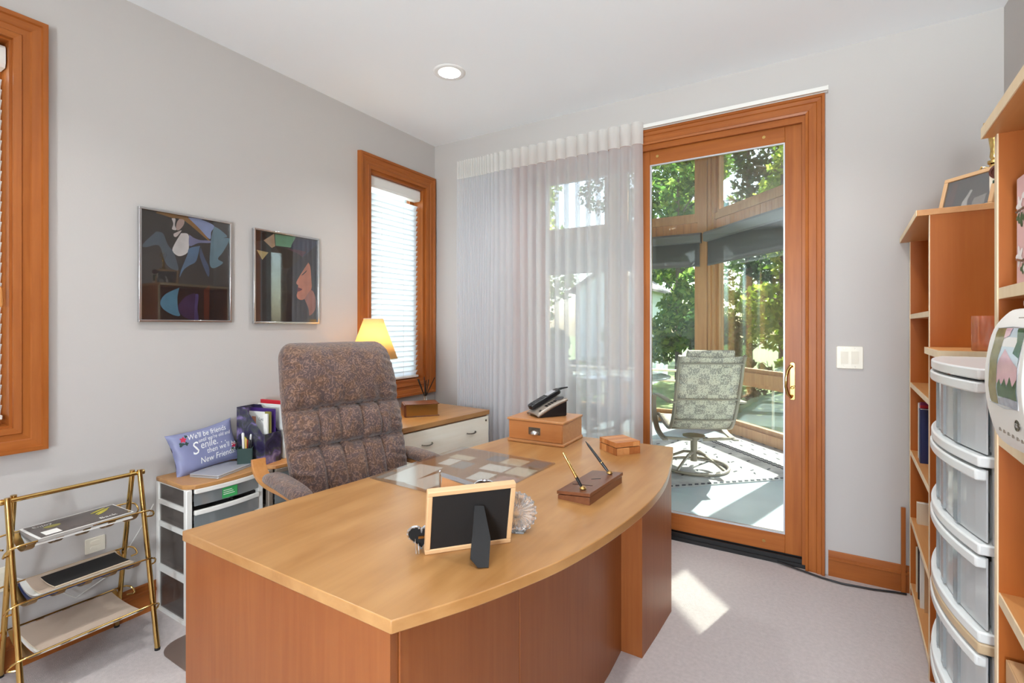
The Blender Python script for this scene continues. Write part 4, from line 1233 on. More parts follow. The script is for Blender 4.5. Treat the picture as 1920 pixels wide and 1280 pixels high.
for body, size, x, z, sh in (("We'll be friends", 0.036, -0.082, 0.056, 0.25), ("until we're old and", 0.026, -0.040, 0.032, 0.25), ('S', 0.085, -0.078, -0.018, 0.2), ('enile. . .', 0.050, -0.038, 0.000, 0.2),
                             ("then we'll be", 0.036, -0.016, -0.030, 0.25), ('New Friends!', 0.040, -0.055, -0.068, 0.25)):
    vs, fs = text_polys(body, size, sh)
    on_pillow([(x + a * 0.80, z + b) for a, b in vs], fs, 'thread_white', 'lettering')
def rosette(cx, cz, r, mat, nm, n=5):
    vs = [(cx, cz)]; m_ = n * 6
    for k in range(m_): a_ = 2 * PI * k / m_; q = r * (0.78 + 0.22 * math.cos(n * a_)); vs.append((cx + q * math.cos(a_), cz + q * math.sin(a_)))
    on_pillow(vs, [(0, 1 + k, 1 + (k + 1) % m_) for k in range(m_)], mat, nm, 0.0011)
for cx, cz in ((-0.100, 0.066), (0.120, -0.030)):
    rosette(cx, cz, 0.015, 'rose_red', 'printed_rose'); rosette(cx - .012, cz - .020, 0.012, 'leaf_dark', 'printed_leaf', 3); rosette(cx + .008, cz - .022, 0.010, 'leaf_dark', 'printed_leaf', 4)
    rosette(cx + .016, cz + .012, 0.008, 'leaf_dark', 'printed_leaf', 3)
# laptop
t = thing('laptop', 'closed silver laptop lying in front of the blue pillow', 'laptop', (-2.452, 1.315, UZ), R(20))
MB().prism(rounded(-.080, .080, -.118, .118, .010), 0.0, .008).build('base', 'aluminium', t, bevel=0.002)
MB().prism(rounded(-.080, .080, -.118, .118, .010), .0092, .016).build('lid', 'aluminium', t, bevel=0.002)
MB().box(-.074, .074, -.112, .112, .0078, .0094).build('seam', 'dark_grey', t)
# document holder
def file_holder(label, loc_, rz):
    t = thing('magazine_file', label, 'file box', loc_, rz)
    # local: x toward the room (low front), y thickness, z up
    W_, D_, H_ = 0.105, 0.19, 0.285
    side = [(-D_ / 2, 0), (D_ / 2, 0), (D_ / 2, 0.155), (D_ / 2 - .02, 0.158), (-D_ / 2 + .055, H_), (-D_ / 2, H_)]
    for y in (-W_ / 2, W_ / 2 - .003): MB().prism(side, y, y + .003, axis='Y').build('side_panel', 'floral_board', t)
    box_part('front_panel', (D_ / 2 - .003, D_ / 2, -W_ / 2 + .003, W_ / 2 - .003, 0, .155), 'floral_board', t)
    box_part('back_panel', (-D_ / 2, -D_ / 2 + .003, -W_ / 2 + .003, W_ / 2 - .003, 0, H_), 'floral_board', t)
    box_part('bottom_panel', (-D_ / 2 + .003, D_ / 2 - .003, -W_ / 2 + .003, W_ / 2 - .003, 0, .003), 'floral_board', t)
    return t
HL = (-2.475, 1.512, UZ)
file_holder('floral purple magazine file standing behind the pen cup', HL, R(12))
def sheet(nm, mat, label, cat, dx, y, h, d, th=0.003, lean=0.0):
    o = MB().box(-d / 2, d / 2, -th / 2, th / 2, 0, h).build(nm, mat)
    c, s = math.cos(R(12)), math.sin(R(12))
    o.location = (HL[0] + c * dx - s * y, HL[1] + s * dx + c * y, UZ + 0.004); o.rotation_euler = (R(lean), 0, R(12))
    tag(o, label, cat)
    return o
o = sheet('paper_folder', 'purple_cover', 'purple folder standing in the floral magazine file', 'folder', -.004, .030, .268, .17)
o2 = sheet('brochure', 'white_paper', 'white brochure with a small portrait in the magazine file', 'brochure', -.004, .012, .252, .150)
vs, fs = text_polys('Lyons', 0.024, 0.2)
m2 = MB().add([(-0.01 + a, -.0020, 0.205 + b) for a, b in vs], fs); m2.build('lettering', 'dark_grey', o2)
MB().box(-.055, -.028, -.0024, -.0015, .175, .225).build('portrait', 'skin_pink', o2)
sheet('booklet', 'olive_cover', 'olive green booklet in the magazine file', 'booklet', .066, -.004, .258, .034, 0.010)
sheet('notebook', 'white_paper', 'thin white notebook at the front of the magazine file', 'notebook', .072, -.024, .25, .026, 0.008)
o = MB().box(-.1, .1, -.006, .006, 0, .302).build('red_folder', 'red_cover'); o.location = (-2.50, 1.625, UZ + 0.001); o.rotation_euler = (R(2), 0, R(8))
tag(o, 'bright red folder standing behind the floral magazine file', 'folder')
o = MB().box(-.095, .095, -.004, .004, 0, .285).build('white_folder', 'white_paper'); o.location = (-2.49, 1.596, UZ + 0.001); o.rotation_euler = (R(1), 0, R(10))
tag(o, 'white folder between red folder and floral file', 'folder')
# pen cup
CUP = (-2.452, 1.428, UZ)
t = thing('pen_cup', 'dark green square pen cup with round gold emblem', 'pen cup', CUP, R(-38))
c_ = .034
for b in ((-c_, c_, -c_, -c_ + .003, 0, .092), (-c_, c_, c_ - .003, c_, 0, .092), (-c_, -c_ + .003, -c_ + .003, c_ - .003, 0, .092), (c_ - .003, c_, -c_ + .003, c_ - .003, 0, .092)): box_part('wall', b, 'leaf_dark', t, 0.001)
box_part('bottom', (-c_ + .003, c_ - .003, -c_ + .003, c_ - .003, 0, .003), 'leaf_dark', t)
MB().lathe([(.016, 0), (.016, .001), (.013, .001), (.013, .0004), (.0, .0004)], 24, T=Matrix.Translation((0, -c_, .045)) @ Matrix.Rotation(R(90), 4, 'X')).build('emblem', 'antique_brass', t)
MB().tube([(.006, -c_ - .0012, .050), (.0, -c_ - .0014, .054), (-.006, -c_ - .0012, .048), (-.002, -c_ - .0014, .043), (.004, -c_ - .0012, .040), (-.001, -c_ - .0014, .036)], .0016, 6).build('emblem_figure', 'brass', t)
prr = random.Random(4)
pens = [('yellow highlighter standing in the green pen cup', 'leaf_yellow', -.018, -.006, .135, .006), ('red capped pen in the green pen cup', 'red_cover', -.004, .004, .125, .0045), ('white tall scissor handled letter knife in the pen cup', 'white_plastic', .008, -.008, .165, .006),
        ('white pen leaning in the back of the pen cup', 'thread_white', -.010, .016, .150, .0045), ('yellow and red pencil leaning right in the pen cup', 'yellow_card', .020, .004, .140, .005), ('black marker in the green pen cup', 'black_plastic', .014, .016, .130, .006), ('dark purple pen at the left of the pen cup', 'purple_cover', -.022, .012, .128, .0042)]
for lab, mt, px, py, L_, r_ in pens:
    o = MB().lathe([(r_ * .4, 0), (r_, .012), (r_, L_ * .8), (r_ * 1.1, L_ * .8), (r_ * 1.1, L_ * .97), (r_ * .6, L_)], 10).build('pen', mt, None, True)
    c, s = math.cos(R(-38)), math.sin(R(-38))
    o.location = (CUP[0] + c * px * .75 - s * py * .75, CUP[1] + s * px * .75 + c * py * .75, UZ + .004)
    o.rotation_euler = (py * -4, px * 6.5, R(-38)); tag(o, lab, 'pen')

# ================================================================== LATERAL FILE, LAMP, BOOK BOX, DIFFUSER
t = thing('file_cabinet', 'two drawer lateral file cabinet with pale fronts and honey top', 'cabinet', (-1.96, 2.465, 0), R(-5.5))
cd, cw = 0.56, 0.39
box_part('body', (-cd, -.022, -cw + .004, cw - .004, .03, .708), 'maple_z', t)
box_part('plinth', (-cd + .02, -.05, -cw + .02, cw - .02, 0, .03), 'dark_grey', t)
MB().prism([(-cd - .01, -cw), (0.004, -cw), (0.004, cw), (-cd - .01, cw)], .71, .74).build('top', 'maple_top', t, bevel=0.002)
pl = MB().tube([(0, -.042, 0), (.010, -.036, -.002), (.019, -.018, -.004), (.021, 0, -.005), (.019, .018, -.004), (.010, .036, -.002), (0, .042, 0)], .0055, 8, flat=.7).mesh('pull', True); pl.materials.append(M['pewter'])
for z0, z1 in ((.385, .70), (.045, .378)):
    d = box_part('drawer', (-.022, 0.0, -cw + .006, cw - .006, z0, z1), 'pale_front', t, 0.0015)
    for y in (-.2, .2):
        o = link('pull', pl, d); o.location = (0, y, z1 - .085)
MB().lathe([(.007, 0), (.007, .003), (.002, .003)], 14, T=Matrix.Translation((0, cw - .035, .672)) @ Matrix.Rotation(R(90), 4, 'Y')).build('lock', 'pewter', t)
t = thing('table_lamp', 'table lamp with glowing cream cone shade behind the chair', 'lamp', (-2.365, 2.20, .74))
MB().lathe([(.0, 0), (.075, 0), (.075, .012), (.05, .022), (.022, .05), (.035, .11), (.048, .17), (.036, .25), (.016, .30), (.012, .36), (.012, .42)], 28, cap=False).build('base', 'antique_brass', t, True)
sh = MB().lathe([(.150, .380), (.060, .632)], 40, cap=False).build('shade', 'lamp_shade', t, True)
so = sh.modifiers.new('solid', 'SOLIDIFY'); so.thickness = 0.002
for r_, z_ in ((.150, .380), (.060, .632)):
    MB().tube([(r_ * math.cos(2 * PI * k / 40), r_ * math.sin(2 * PI * k / 40), z_) for k in range(40)], .0022, 6, closed=True).build('shade_trim', 'ivory_plastic', sh, True)
MB().ball((0, 0, .485), .028, .028, .036, 14, 10).build('bulb', 'bulb', t, True)
ld = bpy.data.lights.new('lamp_bulb', 'POINT'); ld.energy = 7; ld.color = (1.0, 0.74, 0.40); ld.shadow_soft_size = 0.05
lo = bpy.data.objects.new('lamp_bulb', ld); COL.objects.link(lo); lo.parent = t; lo.location = (0, 0, .50)
t = thing('book_box', 'leather look book shaped box on the file cabinet', 'box', (-2.213, 2.327, .74), math.atan2(.171, .139))
bl, bdp, bh = .22, .155, .083
MB().prism([(0, 0), (bl, 0), (bl, bdp), (0, bdp)], 0, .006).build('lower_cover', 'walnut', t, bevel=0.002)
MB().box(.004, bl - .010, .006, bdp - .006, .006, bh - .006).build('pages', 'antique_brass', t)
MB().prism([(0, 0), (bl, 0), (bl, bdp), (0, bdp)], bh - .006, bh).build('upper_cover', 'walnut', t, bevel=0.002)
MB().prism([(-.006, .004), (.006, 0), (.006, bh), (-.006, bh - .004), (-.010, bh * .5)], 0, bdp, axis='Y').build('spine', 'walnut', t)
t = thing('reed_diffuser', 'small reed diffuser with dark reeds behind the book box', 'diffuser', (-2.265, 2.575, .74))
MB().lathe([(.0, 0), (.024, 0), (.026, .01), (.026, .062), (.012, .078), (.010, .105), (.012, .108)], 20, cap=False).build('bottle', 'clear_drawer', t, True)
rr = random.Random(2)
for k in range(6):
    a_ = 2 * PI * k / 6 + .3; q = .018 + .030 * rr.random()
    MB().tube([(-.006 * math.cos(a_), -.006 * math.sin(a_), .01), (.006 * math.cos(a_), .006 * math.sin(a_), .105), (q * 1.5 * math.cos(a_), q * 1.5 * math.sin(a_), .215 + .02 * rr.random())], .0032, 6).build('reed', 'black_card', t)

def catmull3(P, n=4):
    out = []; Q = [P[0]] + list(P) + [P[-1]]
    for i in range(1, len(Q) - 2):
        p0, p1, p2, p3 = (Vector(q) for q in Q[i - 1:i + 3])
        for k in range(n):
            s = k / n
            out.append(tuple(0.5 * ((2 * p1) + (p2 - p0) * s + (2 * p0 - 5 * p1 + 4 * p2 - p3) * s * s + (3 * p1 - p0 - 3 * p2 + p3) * s ** 3)))
    out.append(tuple(P[-1]))
    return out
# ================================================================== BRASS MAGAZINE RACK
RX = -2.458
t = thing('magazine_rack', 'three tier folding brass magazine rack by the left wall', 'rack', (RX, 0.763, 0))
hl_ = 0.192
MB().tube([(0, -hl_ - .022, .70), (0, hl_ + .022, .70)], .0085, 14).build('top_bar', 'brass', t, True)
for y in (-hl_ - .024, hl_ + .024): MB().lathe([(.010, -.006), (.011, -.003), (.011, .003), (.010, .006)], 14, T=Matrix.Translation((0, y, .70)) @ Matrix.Rotation(R(90), 4, 'X')).build('bar_cap', 'brass', t, True)
for s in (-1, 1):
    for fx, off in ((.168, .010), (-.160, -.010)):
        y = s * hl_ + (0.010 if fx > 0 else -0.010) * s
        MB().tube([(off * .9, y, .715), (off, y, .70), (fx, y, .006)], .0095, 12).build('leg', 'brass', t, True)
        MB().lathe([(.0102, 0), (.0102, .010)], 12, c=(fx, y, 0)).build('foot_cap', 'rubber_black', t)
for z, xf, xb in ((.553, .085, -.085), (.358, .105, -.100), (.178, .140, -.130)):
    def rim(x, s):
        lx = (abs(.7 - z) / .7) * (.168 if s > 0 else .160) * s
        return [(lx, -hl_ - .012, z - .035), (x * .8, -hl_ - .035, z - .030), (x, -hl_ - .015, z), (x, -hl_ * .5, z + .003), (x, hl_ * .5, z + .003), (x, hl_ + .015, z), (x * .8, hl_ + .035, z - .030), (lx, hl_ + .012, z - .035)]
    for s, x in ((1, xf), (-1, xb)): MB().tube([tuple(p) for p in catmull3(rim(x, s))], .0034, 8).build('tray_rim', 'brass', t, True)
    for k in range(5):
        y = -hl_ * .82 + 2 * hl_ * .82 * k / 4
        pts = [(xb + (xf - xb) * q / 10, z - .040 * math.sin(PI * q / 10) ** 0.7 - .001) for q in range(11)]
        vs = []
        for (x, zz) in pts: vs += [(x, y - .012, zz), (x, y + .012, zz), (x, y + .012, zz - .0015), (x, y - .012, zz - .0015)]
        fs = []
        for i in range(10):
            for q in range(4): fs.append((i * 4 + q, i * 4 + (q + 1) % 4, i * 4 + 4 + (q + 1) % 4, i * 4 + 4 + q))
        MB().add(vs, fs).build('strap', 'antique_brass', t, True)
# magazines and notebooks on the tiers
def leaflet(nm, label, cat, x, y, z, sx, sy, th, rz, mat, edge='white_paper', sag=0.0, group=None, tilt=0.0):
    """paper stack: cover sheet over a page block, gently sagging across its width"""
    t = thing(nm, label, cat, (x, y, z), R(rz), group)
    def body(z0, z1, g, mt, n):
        rows = []
        N_ = 12
        for i in range(N_ + 1):
            u = -1 + 2 * i / N_
            dz = sag * u * u + tilt * u
            rows.append([(u * (sx - g), -(sy - g), z0 + dz), (u * (sx - g), (sy - g), z0 + dz), (u * (sx - g), (sy - g), z1 + dz), (u * (sx - g), -(sy - g), z1 + dz)])
        mb = MB().grid(rows, closed_u=True); mb.f.append((0, 1, 2, 3)); mb.mi.append(0); mb.f.append(tuple(4 * N_ + q for q in range(4))); mb.mi.append(0)
        return mb.build(n, mt, t)
    body(0, th - .001, .0012, edge, 'pages'); body(th - .001, th, 0, mat, 'cover')
    return t
zt = .553
leaflet('magazine', 'magazine at the bottom of the upper tier stack', 'magazine', RX, .765, zt - .026, .080, .150, .012, 0, 'grey_paper', sag=.012)
leaflet('magazine', 'middle magazine with a dark edge in the upper tier stack', 'magazine', RX + .002, .765, zt - .013, .082, .146, .012, 2, 'magazine_cover', 'grey_paper', sag=.008)
mg = leaflet('magazine', 'topmost food magazine with dark cover and yellow fruit picture', 'magazine', RX + .002, .764, zt + .000, .088, .148, .011, 3, 'white_paper', 'grey_paper', sag=.001)
MB().box(-.082, .082, -.139, .143, .0122, .0128).build('cover_picture', 'magazine_cover', mg)
for (x, y, a_, L_) in ((-.03, .09, 8, .035), (-.015, .10, 14, .04), (0.0, .095, 20, .035)):
    MB().ball((0, 0, 0), .006, L_, .0012, 12, 6, T=Matrix.Translation((x - .02, y - .01, .0133)) @ Matrix.Rotation(R(a_ + 20), 4, 'Z')).build('printed_fruit', 'leaf_yellow', mg, True)
MB().ball((0, 0, 0), .016, .026, .001, 12, 6, T=Matrix.Translation((-.02, -.075, .0130))).build('printed_plate', 'olive_cover', mg, True)
MB().box(.020, .070, -.122, -.075, .0128, .0131).build('address_label', 'white_paper', mg)
vs, fs = text_polys('Back', .030); MB().add([(.062 - b, .045 + a, .0131) for a, b in vs], fs).build('lettering', 'white_paper', mg)
vs, fs = text_polys('Enjoy', .026); MB().add([(-.045 - b, -.122 + a, .0131) for a, b in vs], fs).build('lettering', 'white_paper', mg)
zt = .358
leaflet('folder', 'navy blue folder at the bottom of the middle tier', 'folder', RX + .003, .763, zt - .030, .094, .152, .008, 0, 'blue_cover', 'blue_cover', sag=.022)
leaflet('paper_stack', 'white papers on the blue folder in the middle tier', 'paper', RX + .003, .766, zt - .021, .090, .150, .010, 1, 'white_paper', 'grey_paper', sag=.018)
leaflet('writing_pad', 'beige perforated writing pad in the middle tier', 'pad', RX + .002, .772, zt - .009, .092, .140, .006, 0, 'tan_sheet', 'cream_paper', sag=.012)
nb = leaflet('spiral_notebook', 'black spiral notebook on top in the middle tier', 'notebook', RX + .012, .785, zt + .002, .066, .118, .006, 2, 'black_card', 'cream_paper', sag=.005)
for k in range(26):
    y = -.112 + k * .009
    MB().tube([(-.062, y, .008), (-.068, y, .013), (-.074, y, .008), (-.068, y, .003)], .0007, 5, closed=True).build('spiral_ring', 'pewter', nb)
zt = .178
leaflet('paper_stack', 'white catalogue at the bottom of the lowest tier', 'catalogue', RX + .004, .763, zt - .026, .122, .152, .010, 0, 'white_paper', sag=.012)
leaflet('catalogue', 'tan catalogue lying on the lowest tier of the rack', 'catalogue', RX + .006, .765, zt - .014, .126, .150, .007, 1, 'tan_sheet', 'cream_paper', sag=.008)
# ================================================================== BOOKCASES
SK = R(-3.2)
hole = MB().lathe([(.0028, -.0004), (.0028, .0006), (.0, .00061)], 8, cap=False).mesh('peg_hole'); hole.materials.append(M['black_velvet'])
def bookcase(label, loc_, W_, shelves, zt, over, D_=0.31):
    t = thing('bookcase', label, 'bookcase', loc_, SK, 'tall maple bookcases along the right wall')
    th = .02
    for y0, nm in ((0, 'side_panel'), (W_ - th, 'side_panel')):
        p = box_part(nm, (.0025, D_, y0, y0 + th, 0, zt), 'case_z', t)
        box_part('edge_band', (0, .0025, y0, y0 + th, 0, zt), 'edge_band', p)
    box_part('back_panel', (D_ - .006, D_, th, W_ - th, 0.05, zt), 'case_z', t)
    MB().prism([(-over, -.003), (D_, -.003), (D_, W_ + .003), (-over, W_ + .003)], zt, zt + .022).build('top', 'case_y', t, bevel=0.001)
    box_part('top_edge_band', (-over - .002, -over, -.003, W_ + .003, zt, zt + .022), 'edge_band', t)
    for z in shelves:
        s = box_part('shelf', (.0045, D_ - .008, th, W_ - th, z - .022, z), 'case_y', t)
        box_part('edge_band', (.002, .0045, th, W_ - th, z - .022, z), 'edge_band', s)
    box_part('kick_board', (.02, .036, th, W_ - th, 0, shelves[0] - .022), 'case_y', t)
    return t
ZA = 1.765
bcA = bookcase('tall maple bookcase in the corner beside the switch', (.380, 2.38, 0), .732, [.06, .385, .715, 1.05, 1.385], ZA - .022, .036)
for k in range(46):
    z = .13 + k * .032
    if any(abs(z - s + .011) < .016 for s in (.385, .715, 1.05, 1.385)) or z > 1.7: continue
    o = link('peg_hole', hole, bcA); o.location = (.055, .715, z); o.rotation_euler = (R(90), 0, 0)
bcB = bookcase('near maple bookcase at the right picture edge', (.2785, .60, 0), .77, [.06, .50, .795, 1.113, 1.405], 1.715, .018)
for k in range(46):
    z = .55 + k * .032
    if any(abs(z - s + .011) < .016 for s in (.795, 1.113, 1.405)) or z > 1.68: continue
    o = link('peg_hole', hole, bcB); o.location = (.042, .75, z); o.rotation_euler = (R(90), 0, 0)
def in_case(base, x, y):
    c, s = math.cos(SK), math.sin(SK)
    return (base[0] + c * x - s * y, base[1] + s * x + c * y)
A0 = (.380, 2.38); B0 = (.2785, .60)
def book(label, base, x, y, z, sx, sy, sz, mat, rx=0.0, ry=0.0, cat='book', nm='book', rz=0.0, pages='white_paper'):
    X_, Y_ = in_case(base, x, y)
    t = thing(nm, label, cat, (X_, Y_, z), SK + R(rz)); t.rotation_euler = (R(rx), R(ry), SK + R(rz))
    if sy < sz:   # standing, spine toward the room (-x)
        box_part('pages', (.004, sx - .004, .0022, sy - .0022, .003, sz - .003), pages, t)
        box_part('spine', (0, .003, 0, sy, 0, sz), mat, t, 0.0008)
        for q in (0, sy - .002): box_part('cover', (.003, sx, q, q + .002, 0, sz), mat, t)
    else:         # lying flat
        box_part('pages', (.004, sx - .004, .004, sy - .004, .0022, sz - .0022), pages, t)
        box_part('spine', (0, .003, 0, sy, 0, sz), mat, t, 0.0008)
        for q in (0, sz - .002): box_part('cover', (.003, sx, 0, sy, q, q + .002), mat, t)
    return t
book('white and red book standing on the middle shelf of the corner bookcase', A0, .018, .545, .715, .17, .022, .255, 'white_paper')
book('magenta book next to the white one on the middle shelf', A0, .022, .516, .715, .17, .026, .262, 'magenta_cover')
book('rose red slim book on the middle shelf of the corner bookcase', A0, .020, .490, .715, .17, .024, .25, 'red_cover')
book('dark blue thick book on the middle shelf of the corner bookcase', A0, .014, .442, .715, .18, .046, .24, 'blue_cover')
for k, (y, th_, mt, lb) in enumerate(((.62, .008, 'cream_paper', 'cream magazine leaning on the bottom shelf of the corner bookcase'), (.585, .012, 'photo_grey', 'grey magazine on the bottom shelf of the corner bookcase'), (.545, .010, 'magazine_cover', 'dark glossy magazine on the bottom shelf of the corner bookcase'),
                                     (.505, .014, 'photo_dark', 'black binder on the bottom shelf of the corner bookcase'), (.460, .012, 'white_paper', 'white binder on the bottom shelf of the corner bookcase'), (.425, .010, 'tan_cover', 'tan folder on the bottom shelf of the corner bookcase'))):
    book(lb, A0, .016 + .012 * (k % 2), y, .06, .19, th_, .215 + .03 * (k % 3), mt, nm='magazine', cat='magazine')
book('pale envelope box standing on the fourth shelf of the corner bookcase', A0, .02, .62, .385, .16, .03, .10, 'cream_paper', nm='envelope_box', cat='box')
# books lying on the near bookcase
for (x, y, z, sx, sy, sz, mt, lb, pg) in ((-.012, .52, .500, .24, .215, .030, 'tan_cover', 'tan hardback at the bottom of the flat stack, sticking out', 'cream_paper'), (.012, .525, .531, .23, .205, .028, 'dark_grey', 'dark grey book second from the bottom of the flat stack', 'white_paper'),
                                         (.006, .53, .560, .22, .200, .024, 'white_paper', 'white book in the middle of the flat stack', 'white_paper'), (.008, .525, .585, .23, .205, .040, 'pale_blue_cover', 'pale blue thick book in the flat stack', 'white_paper'),
                                         (.010, .52, .626, .24, .215, .046, 'tan_cover', 'brown pictured book on top of the flat stack', 'grey_paper')):
    book(lb, B0, x, y, z, sx, sy, sz, mt, pages=pg)
# pink floral box
X_, Y_ = in_case(B0, .026, .500)
t = thing('floral_box', 'pink box with white blossom print on the near bookcase shelf', 'box', (X_, Y_, 1.405), SK + R(2))
box_part('body', (0, .06, 0, .205, 0, .205), 'pink_print', t, 0.003)
box_part('side_strip', (.004, .056, .205, .2062, .002, .203), 'magenta_cover', t)
def flower(y, z, r, mat, n=5, nm='blossom'):
    vs = [(-.0012, y, z)]; m_ = n * 6
    for k in range(m_): a_ = 2 * PI * k / m_; q = r * (.72 + .28 * math.cos(n * a_)); vs.append((-.0006, y + q * math.cos(a_), z + q * math.sin(a_)))
    MB().add(vs, [(0, 1 + k, 1 + (k + 1) % m_) for k in range(m_)]).build(nm, mat, t)
for y, z, r in ((.185, .150, .020), (.150, .165, .024), (.185, .055, .022), (.150, .030, .024), (.11, .06, .022), (.10, .15, .022)): flower(y, z, r, 'blossom_white')
for y, z, r in ((.178, .122, .016), (.192, .128, .012), (.16, .125, .014), (.170, .030, .012), (.12, .10, .016)): flower(y, z, r, 'blossom_leaf', 3, 'printed_leaf')
MB().tube([(-.001, .198, .05), (-.001, .17, .045), (-.001, .12, .05), (-.001, .06, .075)], .0022, 5).build('printed_branch', 'walnut', t)
MB().tube([(-.001, .20, .14), (-.001, .16, .142), (-.001, .11, .13)], .0022, 5).build('printed_branch', 'walnut', t)

# ------------------------------------------------------------------ white appliance with curved screen
t = thing('white_appliance', 'white plastic appliance with curved glossy picture panel and button row', 'appliance', (.302, 1.043, 1.1135), R(3))
pf = [(0.012, 0), (-.008, .02), (-.020, .06), (-.026, .11), (-.024, .16), (-.014, .21), (.006, .240), (.02, .246), (.21, .246), (.21, 0)]
pf_s = catmull(pf[:8], 4) + pf[8:]
MB().prism(pf_s, 0, .158, axis='Y').build('housing', 'white_plastic', t, bevel=0.006, seg=3)
MB().prism(rounded(.012, .20, .010, .14, .03), .2465, .262).build('lid', 'ivory_plastic', t, bevel=0.005, seg=3)
def face_x(z):
    P_ = pf[:8]
    for i in range(len(P_) - 1):
        if P_[i][1] <= z <= P_[i + 1][1]:
            s = (z - P_[i][1]) / (P_[i + 1][1] - P_[i][1]); return P_[i][0] + (P_[i + 1][0] - P_[i][0]) * s
    return .01
def face_poly(nm, pts, mat, lift, par):
    """patch on the curved face from (y,z) polygon, subdivided in z"""
    zs_ = [p[1] for p in pts]; mb = MB()
    me_v = [(face_x(z) - lift, y, z) for y, z in pts]
    bm = bmesh.new(); vv = [bm.verts.new(p) for p in me_v]; bm.faces.new(vv)
    for k in range(1, 14):
        zc = min(zs_) + (max(zs_) - min(zs_)) * k / 14
        bmesh.ops.bisect_plane(bm, geom=bm.verts[:] + bm.edges[:] + bm.faces[:], plane_co=(0, 0, zc), plane_no=(0, 0, 1))
    for v in bm.verts: v.co.x = face_x(v.co.z) - lift
    me = bpy.data.meshes.new(nm); bm.to_mesh(me); bm.free(); me.materials.append(M[mat]); smooth_angle(me, 60)
    return link(nm, me, par)
y0, y1, z0, z1 = .020, .132, .084, .212
plain('screen_sky', (206, 216, 224), 0.12, spec=0.8); plain('screen_pink', (214, 170, 178), 0.12, spec=0.8, var=.1, vscale=30); plain('screen_bark', (132, 116, 78), 0.12, spec=0.8, var=.3, vscale=40)
plain('screen_pine', (62, 84, 58), 0.12, spec=0.8, var=.4, vscale=60); plain('screen_rock', (160, 160, 172), 0.12, spec=0.8, var=.3, vscale=90)
scr = face_poly('picture_panel', [(y0, z0), (y1, z0), (y1, z1), (y0, z1)], 'screen_sky', .0012, t)
face_poly('printed_trunk', [(.098, z0), (y1, z0), (y1, z1), (.092, z1), (.100, .15)], 'screen_bark', .0016, scr)
face_poly('printed_mountain', [(y0, .120), (.098, .120), (.098, .150), (.078, .178), (.055, .166), (y0, .150)], 'screen_pink', .0016, scr)
face_poly('printed_pines', [(y0, .098), (.094, .098), (.094, .118), (.086, .128), (.078, .116), (.066, .130), (.056, .116), (.046, .134), (.034, .118), (y0, .132)], 'screen_pine', .0018, scr)
face_poly('printed_pines', [(y0, .165), (.045, .172), (.040, .19), (.05, z1), (y0, z1)], 'screen_pine', .0018, scr)
face_poly('printed_rocks', [(y0, z0), (.094, z0), (.094, .094), (.06, .100), (y0, .097)], 'screen_rock', .0018, scr)
face_poly('printed_cloud', [(.094, .195), (.094, z1), (.07, z1), (.074, .2)], 'screen_pink', .0018, scr)
MB().tube([(face_x(z) - .001, y, z) for y, z in ((y0, z0), (.076, z0 - .004), (y1, z0), (y1 + .002, .148), (y1, z1), (.076, z1 + .002), (y0, z1), (y0 - .002, .148))], .0014, 6, closed=True).build('panel_edge', 'aluminium', scr)
MB().lathe([(.009, 0), (.009, .0012), (.007, .0012), (.007, .0006), (0, .0006)], 20, T=Matrix.Translation((face_x(.058) - .0008, .036, .058)) @ Matrix.Rotation(R(-90), 4, 'Y')).build('emblem', 'pewter', t)
vs, fs = text_polys('GE', .010, .2, 'CENTER')
MB().add([(face_x(.055 + b) - .0026, .036 - a, .0548 + b) for a, b in vs], fs).build('emblem_letters', 'white_paint', t)
bt = MB().prism(rounded(-.004, .004, -.003, .003, .002), 0, .002, axis='X').mesh('button'); bt.materials.append(M['grey_plastic'])
for k in range(7):
    y = .022 + k * .0165; z = .032 + .001 * k
    o = link('button', bt, t); o.location = (face_x(z) - .0022, y, z)
MB().bar((face_x(.228) - .0012, .060, .2285), (face_x(.228) - .0012, .084, .2285), .001, .003).build('top_slot', 'grey_plastic', t)

